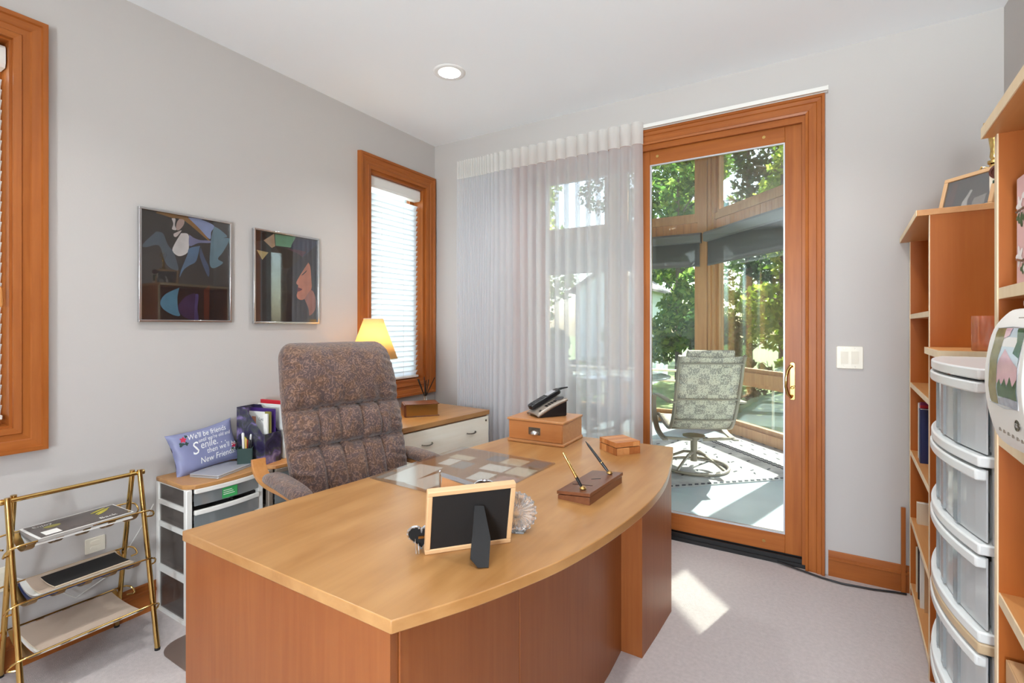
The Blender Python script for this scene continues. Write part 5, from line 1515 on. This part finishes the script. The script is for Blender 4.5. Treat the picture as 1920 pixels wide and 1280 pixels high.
# ------------------------------------------------------------------ stacked clear drawers between the bookcases
def drawer_tower(label, z0, foot, tint):
    t = thing('drawer_tower', label, 'drawer unit', (.338, 1.705, z0), SK, 'clear drawer units stacked between the bookcases')
    hw = .272; D_ = .36; hh = .19
    def fx(y, b=.045): return -b * (1 - (y / hw) ** 2) ** 1.0
    ys = [-hw + 2 * hw * k / 16 for k in range(17)]
    def bow(out, b=.045): return [(fx(y, b) - out, y) for y in ys]
    n = 3
    zb = foot
    for k in range(n + 1):
        z = zb + k * hh
        mt = tint if (k == n or k == 0) else 'cloudy_plastic'
        poly = bow(.012) + [(.05, hw), (D_, hw - .01), (D_, -hw + .01), (.05, -hw)]
        MB().prism(poly, z, z + .024).build('frame_tier', mt, t, bevel=0.004)
        if k == n: break
        for y in (-hw + .004, hw - .016):
            box_part('side_panel', (.012, D_ - .01, y, y + .012, z + .024, z + hh), 'milky_drawer', t)
        iy = [-hw + .006 + 2 * (hw - .006) * q / 14 for q in range(15)]
        poly = [(fx(y) + .004, y) for y in iy] + [(fx(y) + .007, y) for y in iy[::-1]]
        d = MB().prism(poly, z + .028, z + hh - .006).build('drawer', 'milky_drawer', t)
        poly = [(fx(y) - .014, y) for y in iy] + [(fx(y) + .006, y) for y in iy[::-1]]
        MB().prism(poly, z + hh - .030, z + hh - .006).build('drawer_lip', 'cloudy_plastic', d, bevel=0.004)
        for yq in (-.15, -.05, .05, .15):
            w_ = .012
            poly = [(fx(yq - w_) - .0015, yq - w_), (fx(yq + w_) - .0015, yq + w_), (fx(yq + w_) + .006, yq + w_), (fx(yq - w_) + .006, yq - w_)]
            MB().prism(poly, z + .030, z + hh - .032).build('rib', 'clear_drawer', d)
        box_part('drawer_bottom', (.02, D_ - .03, -hw + .03, hw - .03, z + .027, z + .030), 'milky_drawer', d)
        for yq in (-hw + .03, hw - .033): box_part('drawer_side', (.012, D_ - .03, yq, yq + .003, z + .03, z + hh - .02), 'milky_drawer', d)
        box_part('contents', (.04, D_ - .06, -hw + .07, hw - .09, z + .031, z + .10 + .02 * (k % 2)), ('grey_paper', 'white_paper', 'pale_blue_cover')[k % 3], d, 0.01)
    for x in (.03, D_ - .05):
        for y in (-hw + .04, hw - .04):
            if foot > .02: MB().tube([(x + .0, y - .012, .024), (x, y + .012, .024)], .024, 14).build('caster', 'white_plastic', t, True)
    return t
drawer_tower('lower clear three drawer unit on casters between the bookcases', 0.0, .048, 'beige_plastic')
drawer_tower('upper clear three drawer unit stacked on the lower one', .6425, 0.0, 'cloudy_plastic')
# narrow cabinet behind the drawers with a cream edged top
t = thing('narrow_cabinet', 'narrow wooden cabinet with cream edged top beside the corner bookcase', 'cabinet', in_case(A0, .0, -.342) + (0,), SK)
box_part('body', (.10, .36, .01, .335, 0, 1.226), 'case_z', t)
box_part('top', (-.012, .36, 0, .338, 1.226, 1.250), 'case_y', t)
box_part('edge_band', (-.012, .36, -.0025, 0, 1.226, 1.250), 'edge_band', t)
box_part('edge_band', (-.0145, -.012, -.0025, .338, 1.226, 1.250), 'edge_band', t)
X_, Y_ = in_case(A0, .118, -.285)
t = thing('glass_candle', 'orange jar candle in thick glass on the narrow cabinet', 'candle', (X_, Y_, 1.25))
MB().lathe([(0, .0), (.043, .0), (.045, .004), (.045, .110), (.041, .110), (.041, .018), (0, .018)], 32, cap=False).build('jar', 'candle_glass', t, True)
MB().lathe([(0, .019), (.0405, .019), (.0405, .100), (0, .101)], 28, cap=False).build('wax', 'candle_wax', t, True)
MB().tube([(0, 0, .100), (0, 0, .108)], .001, 5).build('wick', 'black_velvet', t)

# ------------------------------------------------------------------ on top of the corner bookcase
a = Vector((.435, 2.585)); b_ = Vector((.560, 2.425)); ang = math.atan2(b_.y - a.y, b_.x - a.x); L = (b_ - a).length
t = thing('picture_frame', 'gold framed dark stage photograph standing on the corner bookcase', 'picture frame', (a.x, a.y, ZA), ang)
ln = Matrix.Rotation(R(-14), 4, 'X'); Hh = .158; w = .016
for b in ((0, L, 0, .016, 0, w), (0, L, 0, .016, Hh - w, Hh), (0, w, 0, .016, w, Hh - w), (L - w, L, 0, .016, w, Hh - w)): MB().box(*b, T=ln).build('frame_bar', 'tan_cover', t, bevel=0.002)
ph = MB().box(w, L - w, .006, .010, w, Hh - w, T=ln).build('photo', 'photo_dark', t)
MB().prism([(.085, .02), (.108, .02), (.106, .05), (.118, .085), (.110, .088), (.098, .062), (.088, .045)], .0050, .0058, axis='Y', T=ln).build('printed_dancer', 'white_paper', ph)
MB().prism([(.125, .02), (.170, .02), (.172, .058), (.130, .050)], .0050, .0058, axis='Y', T=ln).build('printed_prop', 'grey_paper', ph)
MB().prism([(.02, .02), (.05, .02), (.056, .13), (.034, .13)], .0052, .0058, axis='Y', T=ln).build('printed_drape', 'print_86_40_28', ph)
MB().box(w, L - w, .003, .0045, w, Hh - w, T=ln).build('glazing', 'picture_glass', t)
MB().box(w * .5, L - w * .5, .0105, .014, w * .5, Hh - w * .5, T=ln).build('back_board', 'black_card', t)
MB().bar(tuple(ln @ Vector((L / 2, .016, .10))), (L / 2, .085, .003), .03, .003).build('easel_leg', 'black_card', t)
t = thing('plaid_ornament', 'small standing ornament with maroon medallion and green plaid panel', 'ornament', (.585, 2.44, ZA), R(-40))
box_part('stand', (-.03, .03, -.015, .015, 0, .008), 'box_wood', t)
box_part('panel', (-.026, .026, -.004, .004, .008, .115), 'ivory_plastic', t)
pl_ = box_part('plaid', (-.016, .020, -.0052, -.004, .030, .095), 'blossom_leaf', t)
for k in range(4): box_part('plaid_stripe', (-.016 + .009 * k + .003, -.016 + .009 * k + .0055, -.0058, -.0052, .030, .095), 'leaf_dark', pl_)
for k in range(5): box_part('plaid_stripe', (-.016, .020, -.0058, -.0052, .035 + .013 * k, .038 + .013 * k), 'leaf_dark', pl_)
MB().lathe([(.026, 0), (.026, .006), (.018, .008), (.018, .004), (0, .004)], 24, T=Matrix.Translation((0, -.002, .125)) @ Matrix.Rotation(R(90), 4, 'X')).build('medallion', 'print_86_40_28', t)
t = thing('gold_trophy', 'slim gold trophy figure on the corner bookcase', 'trophy', (.590, 2.52, ZA), R(-30))
MB().box(-.035, .035, -.035, .035, 0, .03).build('base', 'walnut', t, bevel=0.003)
MB().lathe([(.022, .03), (.012, .045), (.010, .12), (.016, .15), (.012, .17), (.018, .175), (.018, .185)], 18).build('column', 'brass', t, True)
MB().lathe([(.006, .185), (.012, .20), (.010, .225), (.013, .25), (.016, .275), (.014, .29), (.005, .298), (.005, .303), (.011, .312), (.012, .322), (.006, .334)], 14).build('figure', 'brass', t, True)
for s in (-1, 1): MB().tube([(s * .012, 0, .285), (s * .032, 0, .300), (s * .026, 0, .335)], .004, 8).build('arm', 'brass', t, True)
for s in (-1, 1): MB().tube([(s * .01, 0, .16), (s * .035, 0, .17), (s * .045, 0, .14)], .004, 8).build('scroll', 'brass', t, True)
# ================================================================== SUNROOM
CN = Vector((-1.12, 6.97)); E2 = Vector((0.674, -0.739)).normalized(); P3 = CN + E2 * 3.4
XW, XE = -5.4, P3.x
poly = [(XW, 3.14), (XE, 3.14), (XE, P3.y), tuple(CN), (XW, CN.y)]
struct('floor_sunroom', MB().prism(poly, -0.12, -0.004), 'sun_floor', 'pale glossy grey sunroom floor beyond the door', 'floor')
ev = 0.55  # eave overhang added to trim the sun patch on the carpet
polyr = [(XW - ev, 3.27), (XE + ev, 3.27), (XE + ev, P3.y + .3), (CN.x + .35, CN.y + ev), (XW - ev, CN.y + ev)]
o = struct('ceiling_sunroom', MB().prism(polyr, 3.86, 3.98), 'sun_plank', 'wooden sunroom ceiling with eaves added to trim the sunlight', 'ceiling')
for k in range(5):
    x = -4.6 + k * 1.15
    yy = CN.y if x < CN.x else CN.y - (x - CN.x) * (0.739 / 0.674)
    MB().box(x - .05, x + .05, 3.34, yy - .08, 3.68, 3.86).build('rafter', 'sun_wood', o)
mb = MB()
for a, b_, c, d in holes_rects(XW - .1, XE + .1, -.1, 3.86, [(DO[0], DO[1], -.2, DO[3])]): mb.box(a, b_, YB + WT + .002, YB + WT + .07, c, d)
weld(struct('wall_sunroom', mb, 'stucco', 'pale house wall on the sunroom side of the door', 'wall'))
def facet(name, label, p0, p1, bays, midrail, shade_names):
    """glazed wall from p0 to p1; local x along it, +y outward"""
    p0 = Vector(p0); p1 = Vector(p1); d = (p1 - p0); L = d.length; a = math.atan2(d.y, d.x)
    t = thing(name, label, 'window wall', (p0.x, p0.y, 0), a, None, 'structure')
    edges = [0.0] + [v for b in bays for v in b] + [L]
    for k in range(0, len(edges), 2):
        box_part('post', (edges[k], edges[k + 1], -.07, .07, 0, 3.86), 'sun_wood', t)
        if edges[k + 1] - edges[k] > .14:
            box_part('post_cover', (edges[k] + .05, edges[k + 1] - .05, -.09, -.07, 0, 3.7), 'sun_wood', t)
    for i, (x0, x1) in enumerate(bays):
        rails = [(0.0, .12), (2.40, 2.47), (2.71, 2.79), (3.66, 3.86)] + ([(.66, .78)] if midrail else [])
        for z0, z1 in rails: box_part('rail', (x0, x1, -.06, .06, z0, z1), 'sun_wood', t)
        n = max(1, round((x1 - x0) / .09)); w = (x1 - x0) / n
        for k in range(n): box_part('plank', (x0 + k * w + .002, x0 + (k + 1) * w - .002, -.035, -.02, 2.47, 2.71), 'sun_plank', t)
        box_part('plank_backing', (x0, x1, -.02, .03, 2.47, 2.71), 'sun_wood', t)
        spans = [(.12, .66), (.78, 2.40), (2.79, 3.66)] if midrail else [(.12, 2.40), (2.79, 3.66)]
        for z0, z1 in spans:
            f = .045
            s = box_part('sash', (x0, x0 + f, -.025, .025, z0, z1), 'sun_wood', t)
            box_part('sash_stile', (x1 - f, x1, -.025, .025, z0, z1), 'sun_wood', s)
            for za, zb in ((z0, z0 + f), (z1 - f, z1)): box_part('sash_rail', (x0 + f, x1 - f, -.025, .025, za, zb), 'sun_wood', s)
            box_part('pane', (x0 + f, x1 - f, -.004, .004, z0 + f, z1 - f), 'glass', s)
        if shade_names and i < len(shade_names) and shade_names[i]:
            c, sn = math.cos(a), math.sin(a)
            ox = p0.x + c * (x0 + x1) / 2; oy = p0.y + sn * (x0 + x1) / 2
            rs = thing('roller_shade', shade_names[i], 'shade', (ox, oy, 2.40), a, 'grey roller shades in the sunroom')
            hw = (x1 - x0) / 2 + .06
            MB().prism([(-.095, .02), (-.19, .03), (-.20, .12), (-.18, .15), (-.095, .16)], -hw, hw, axis='X', T=None).build('cassette', 'shade_grey', rs, bevel=0.004)
            box_part('fabric', (-hw + .02, hw - .02, -.135, -.132, -.27, .05), 'solar_shade', rs)
            box_part('hem_bar', (-hw + .02, hw - .02, -.141, -.126, -.29, -.27), 'shade_grey', rs)
    return t
# the facets run so that the outside lies on their +y side
Lb = CN.x - XW
facet('window_4', 'back window wall of the sunroom with timber posts and transoms', (XW, CN.y), tuple(CN),
      [(Lb - 3.75, Lb - 2.73), (Lb - 2.47, Lb - 1.45), (Lb - 1.19, Lb - .17)], False,
      ['grey roller shade in the leftmost bay of the back window wall', 'grey roller shade in the middle bay of the back window wall', 'grey roller shade left of the sunroom corner post'])
facet('window_5', 'angled window wall of the sunroom right of its corner post', tuple(CN), tuple(P3), [(.15, 1.72), (1.92, 3.25)], True,
      ['grey roller shade right of the sunroom corner post', 'grey roller shade in the far right bay of the angled window wall'])
facet('window_6', 'side window wall of the sunroom at the right', tuple(P3), (P3.x, 3.34), [(.15, P3.y - 3.34 - .1)], True, [])
facet('window_7', 'side window wall of the sunroom at the left', (XW, 3.34), (XW, CN.y), [(.15, 1.7), (1.9, 3.4)], False, [])

# rug: u along the near edge, v away from it
ua = math.atan2(.68, .735)
def ruv(u, v): return (.735 * u - .68 * v, .68 * u + .735 * v)
ox, oy = ruv(1.35, 3.675)
rug = thing('area_rug', 'grey woven rug with dark braided borders under the lounge chair', 'rug', (ox, oy, -.003), ua)
RU, RV = 2.58, 1.58
box_part('field', (0, RU, 0, RV, 0, .010), 'rug_weave', rug)
dash = MB().prism([(-.022, -.012), (.010, -.016), (.026, .010), (-.006, .016)], .010, .0135).mesh('braid_stitch'); dash.materials.append(M['rug_dash'])
dash2 = MB().prism([(-.028, -.007), (.022, -.009), (.030, .006), (-.020, .008)], .010, .0122).mesh('woven_dash'); dash2.materials.append(M['rug_dash'])
def run(me, x0, y0, x1, y1, step, nm, rz):
    L = math.hypot(x1 - x0, y1 - y0); n = int(L / step)
    for k in range(n):
        s = (k + .5) / n
        o = link(nm, me, rug); o.location = (x0 + (x1 - x0) * s, y0 + (y1 - y0) * s, 0); o.rotation_euler = (0, 0, rz)
run(dash, .0, .022, RU, .022, .058, 'braid_stitch', 0)
run(dash, 2.0, .05, 2.0, RV, .058, 'braid_stitch', R(90))
run(dash, 2.05, .05, 2.05, RV, .058, 'braid_stitch', R(90))
for v in (.28, .56, .84, 1.12, 1.38): run(dash2, .05, v, 1.95, v, .17, 'woven_dash', R(25))
for u in (2.2, 2.34, 2.48): run(dash2, u, .1, u, RV, .17, 'woven_dash', R(80))
for u in (.7, 1.2, 1.65): run(dash2, u, .1, u, RV, .17, 'woven_dash', R(60))

# lounge chair
def lounge(label, loc_, rz, sling):
    t = thing('lounge_chair', label, 'chair', loc_, rz, 'swivel lounge chairs in the sunroom')
    path = catmull([(-.50, 1.07), (-.455, .98), (-.40, .80), (-.33, .62), (-.25, .47), (-.16, .40), (.0, .405), (.22, .45), (.30, .43), (.33, .37)], 5)
    hw = .265
    for s in (-1, 1): MB().tube([(x, s * hw, z) for x, z in path], .016, 10).build('side_rail', 'chair_frame', t, True)
    rows = [[(x, -hw + 2 * hw * k / 8, z + .008 - .014 * math.sin(PI * k / 8)) for k in range(9)] for x, z in path[1:-4]]
    o = MB().grid(rows).build('sling', sling, t, True)
    so = o.modifiers.new('solid', 'SOLIDIFY'); so.thickness = .004
    for i in (4, 13, 19, 26, 38):
        x, z = path[i]; MB().tube([(x - .012, -hw, z - .004), (x - .012, hw, z - .004)], .008, 8).build('cross_bar', 'chair_frame', t, True)
    rows = []
    for i in range(13):
        a_ = 2 * PI * i / 12
        rows.append([(-.44 + .035 * math.cos(a_) - .02 * math.sin(a_), -.19 + .38 * k / 6, 1.06 + .055 * math.sin(a_)) for k in range(7)])
    MB().grid(rows).build('head_pillow', sling, t, True)
    for s in (-1, 1):
        y = s * (hw + .045)
        arm = catmull([(-.36, .66), (-.1, .665), (.16, .66), (.25, .63), (.27, .55), (.22, .42), (.10, .33), (-.08, .30), (-.2, .30)], 5)
        band(arm, .05, .016, y).build('arm', 'chair_frame', t, bevel=.003)
        MB().bar((-.15, y, .305), (-.10, s * .05, .28), .03, .02).build('arm_support', 'chair_frame', t)
        MB().bar((-.355, s * hw, .66), (-.355, y, .66), .03, .016).build('arm_joint', 'chair_frame', t)
    MB().lathe([(.05, .26), (.05, .285), (.10, .29), (.10, .30)], 20).build('swivel_plate', 'chair_frame', t, True)
    MB().lathe([(.030, .06), (.030, .27)], 16).build('pedestal_post', 'chair_frame', t, True)
    MB().tube([(.30 * math.cos(2 * PI * k / 48), .30 * math.sin(2 * PI * k / 48), .016) for k in range(48)], .014, 8, closed=True).build('base_ring', 'chair_frame', t, True)
    for k in range(4):
        a_ = R(45 + 90 * k)
        MB().tube([(q * math.cos(a_), q * math.sin(a_), z) for q, z in ((.02, .14), (.10, .13), (.20, .08), (.30, .02))], .013, 8).build('base_leg', 'chair_frame', t, True)
    return t
lounge('woven grey swivel lounge chair seen from behind through the door', (-.93, 4.80, .008), R(118), 'woven_sling')
lounge('brown sling lounge chair at the sunroom table', (-1.95, 4.75, .008), R(60), 'sling_brown')
t = thing('sunroom_table', 'pale round topped table in the sunroom', 'table', (-2.0, 5.75, -.004))
MB().lathe([(0, .715), (.60, .715), (.62, .722), (.62, .735), (.60, .742), (0, .742)], 48, cap=False).build('table_top', 'table_top', t, True)
MB().lathe([(.045, .02), (.04, .715)], 16).build('pedestal', 'chair_frame', t, True)
MB().lathe([(.22, 0), (.22, .015), (.05, .04)], 32).build('base', 'chair_frame', t, True)

# ================================================================== OUTDOORS
GZ = -0.35
struct('ground', MB().box(-40, 40, -40, 70, GZ - .3, GZ), 'grass', 'rough grassy ground outside the sunroom', 'ground')
t = thing('deck_railing', 'white metal railing outside the back window wall', 'railing', (-3.0, 8.7, GZ))
for z in (.72, .90): MB().tube([(-3.2, 0, z), (2.6, 0, z)], .022, 8).build('rail', 'rail_white', t, True)
for k in range(5): MB().tube([(-3.1 + 1.4 * k, 0, 0), (-3.1 + 1.4 * k, 0, .92)], .02, 8).build('post', 'rail_white', t, True)
t = thing('garden_house', 'small white garden house with a gable among the trees', 'building', (-4.85, 13.2, GZ), R(0))
MB().prism([(-1.0, 0), (1.0, 0), (1.0, 2.75), (0, 3.35), (-1.0, 2.75)], 0, 2.6, axis='Y').build('wall', 'stucco', t)
for s in (-1, 1): MB().add([(s * 1.2, -.15, 2.68), (0, -.15, 3.42), (0, 2.75, 3.42), (s * 1.2, 2.75, 2.68), (s * 1.2, -.15, 2.62), (0, -.15, 3.36), (0, 2.75, 3.36), (s * 1.2, 2.75, 2.62)], [(0, 1, 2, 3), (4, 5, 6, 7), (0, 1, 5, 4), (1, 2, 6, 5), (2, 3, 7, 6), (3, 0, 4, 7)]).build('roof_slope', 'roof_grey', t)
wf = box_part('window_frame', (-.1, .7, -.03, 0.0, .95, 2.2), 'white_paint', t)
for i in range(3):
    for j in range(4): box_part('window_pane', (-.06 + .25 * i, .16 + .25 * i, -.036, -.03, 1.0 + .29 * j, 1.25 + .29 * j), 'photo_grey', wf)

nrg = np.random.default_rng(11)
def leaf_mesh(blobs, n, size, name, mat):
    """n diamond leaves spread over the shells of ellipsoid blobs"""
    V = []; Fc = []
    wts = np.array([b[3] * b[4] for b in blobs]); wts = wts / wts.sum()
    cnt = nrg.multinomial(n, wts)
    base = 0
    for (cx, cy, cz, rx, rz), m_ in zip(blobs, cnt):
        d = nrg.normal(size=(m_, 3)); d /= np.linalg.norm(d, axis=1)[:, None]
        rad = nrg.uniform(.45, 1.0, size=(m_, 1)) ** .6
        c = np.array([cx, cy, cz]) + d * rad * np.array([rx, rx, rz])
        a = nrg.normal(size=(m_, 3)); a /= np.linalg.norm(a, axis=1)[:, None]
        b = np.cross(a, nrg.normal(size=(m_, 3))); b /= np.linalg.norm(b, axis=1)[:, None]
        s = size * nrg.uniform(.6, 1.3, size=(m_, 1))
        q = np.stack([c - a * s, c + b * s * .55, c + a * s, c - b * s * .55], 1).reshape(-1, 3)
        V.append(q); Fc.append(np.arange(base, base + 4 * m_).reshape(-1, 4)); base += 4 * m_
    me = bpy.data.meshes.new(name); me.from_pydata(np.concatenate(V).tolist(), [], np.concatenate(Fc).tolist()); me.update()
    me.materials.append(M[mat]); return me
def tree(name, label, x, y, h, crown_r, z_low, mat, n, size, trunk=.12, lean=0.0, cat='tree', grp='trees outside the sunroom'):
    t = thing(name, label, cat, (x, y, GZ), 0, grp)
    rg = random.Random(int(x * 100) + int(y * 37))
    pts = [(0, 0, 0), (lean * .3, .03, h * .35), (lean * .7, -.04, h * .65), (lean, 0, h * .93)]
    if trunk:
        MB().tube([tuple(p) for p in catmull3(pts, 4)], trunk, 10, radii=[trunk * (1 - .055 * k) for k in range(13)]).build('trunk', 'bark', t, True)
        for k in range(7):
            z = z_low * .8 + (h * .9 - z_low * .8) * rg.random(); a_ = rg.uniform(0, 2 * PI); q = crown_r * rg.uniform(.5, .9)
            MB().tube([(lean * z / h, 0, z), (lean * z / h + q * .5 * math.cos(a_), q * .5 * math.sin(a_), z + .3), (lean * z / h + q * math.cos(a_), q * math.sin(a_), z + .5)], trunk * .25, 6, radii=[trunk * .35, trunk * .22, trunk * .1]).build('branch', 'bark', t)
    blobs = []
    nb = 9
    for k in range(nb):
        a_ = rg.uniform(0, 2 * PI); q = crown_r * rg.uniform(.1, .75); z = z_low + (h - z_low) * (k + .5) / nb
        r_ = crown_r * rg.uniform(.38, .62)
        blobs.append((q * math.cos(a_), q * math.sin(a_), z, r_, max(.25, r_ * .75)))
    o = link('foliage', leaf_mesh(blobs, n, size, 'foliage', mat), t); o['kind'] = 'stuff'
    return t
T_ = [('broad_tree', 'bright yellow green tree behind the sunroom corner post', -.6, 14.2, 6.4, 1.6, 1.4, 'leaves_bright', 4600, .11, .11),
      ('broad_tree', 'mid green tree just right of the garden house', -2.9, 13.0, 5.9, 1.25, .7, 'leaves_mid', 4600, .10, .10),
      ('broad_tree', 'tall mid green tree seen behind the garden house roof', -5.2, 18.4, 8.0, 1.9, 2.0, 'leaves_mid', 5200, .12, .13),
      ('broad_tree', 'leafy tree behind the left bays of the sunroom', -8.6, 14.6, 7.6, 2.0, 1.4, 'leaves_bright', 4600, .12, .13),
      ('slim_tree', 'slender dark trunked tree right of the corner post', 1.7, 14.8, 6.6, 1.0, 2.0, 'leaves_mid', 2800, .10, .10),
      ('slim_tree', 'second slender dark trunk near the angled window wall', 4.0, 14.0, 6.6, 1.0, 2.0, 'leaves_deep', 2600, .10, .11),
      ('broad_tree', 'wide tree far to the right beyond the angled windows', 7.2, 13.6, 7.0, 2.0, 1.2, 'leaves_bright', 4000, .12, .14),
      ('broad_tree', 'far left tree beside the sunroom', -13.4, 13.0, 7.6, 2.2, 1.2, 'leaves_mid', 3400, .13, .15),
      ('conifer_tree', 'deep green tree in the distance behind the corner post', -1.9, 19.4, 9.0, 2.2, .8, 'leaves_deep', 5000, .12, .16),
      ('conifer_tree', 'deep green distant tree at the right', 3.0, 19.4, 9.0, 2.3, .8, 'leaves_deep', 5000, .12, .16),
      ('conifer_tree', 'deep green distant tree at the far left', -12.0, 19.6, 9.4, 2.4, .8, 'leaves_deep', 5000, .14, .16),
      ('conifer_tree', 'deep green tree far behind the garden house', -7.6, 23.5, 11.0, 2.3, .8, 'leaves_deep', 4600, .13, .16),
      ('conifer_tree', 'farthest deep green tree between house and corner post', -3.6, 24.0, 11.0, 2.3, .8, 'leaves_mid', 4600, .13, .16)]
for nm, lb, x, y, h, cr, zl, mt, n, sz, tr in T_: tree(nm, lb, x, y, h, cr, zl, mt, n, sz, tr)
S_ = [('shrub', 'dark shrub outside behind the lounge chair', -1.5, 10.2, 1.9, .85, 'leaves_deep', 2000), ('shrub', 'sunlit shrub outside the angled windows', .9, 8.6, 1.7, .85, 'leaves_mid', 2000),
      ('shrub', 'low shrub beside the railing', -3.5, 10.3, 1.7, .8, 'leaves_mid', 1800), ('shrub', 'dense shrub right of the sunlit one', 2.6, 8.2, 1.9, 1.0, 'leaves_deep', 2000), ('shrub', 'leafy shrub at the left of the garden house', -6.6, 10.2, 1.8, 1.0, 'leaves_deep', 1800),
      ('shrub', 'bright young shrub near the corner post', -.1, 11.4, 2.3, .7, 'leaves_bright', 1800), ('shrub', 'dark shrub in front of the garden house', -5.3, 11.2, 1.4, .7, 'leaves_deep', 1500)]
for nm, lb, x, y, h, cr, mt, n in S_: tree(nm, lb, x, y, h, cr, .25, mt, n, .075, .03, cat='shrub', grp='shrubs outside the sunroom')
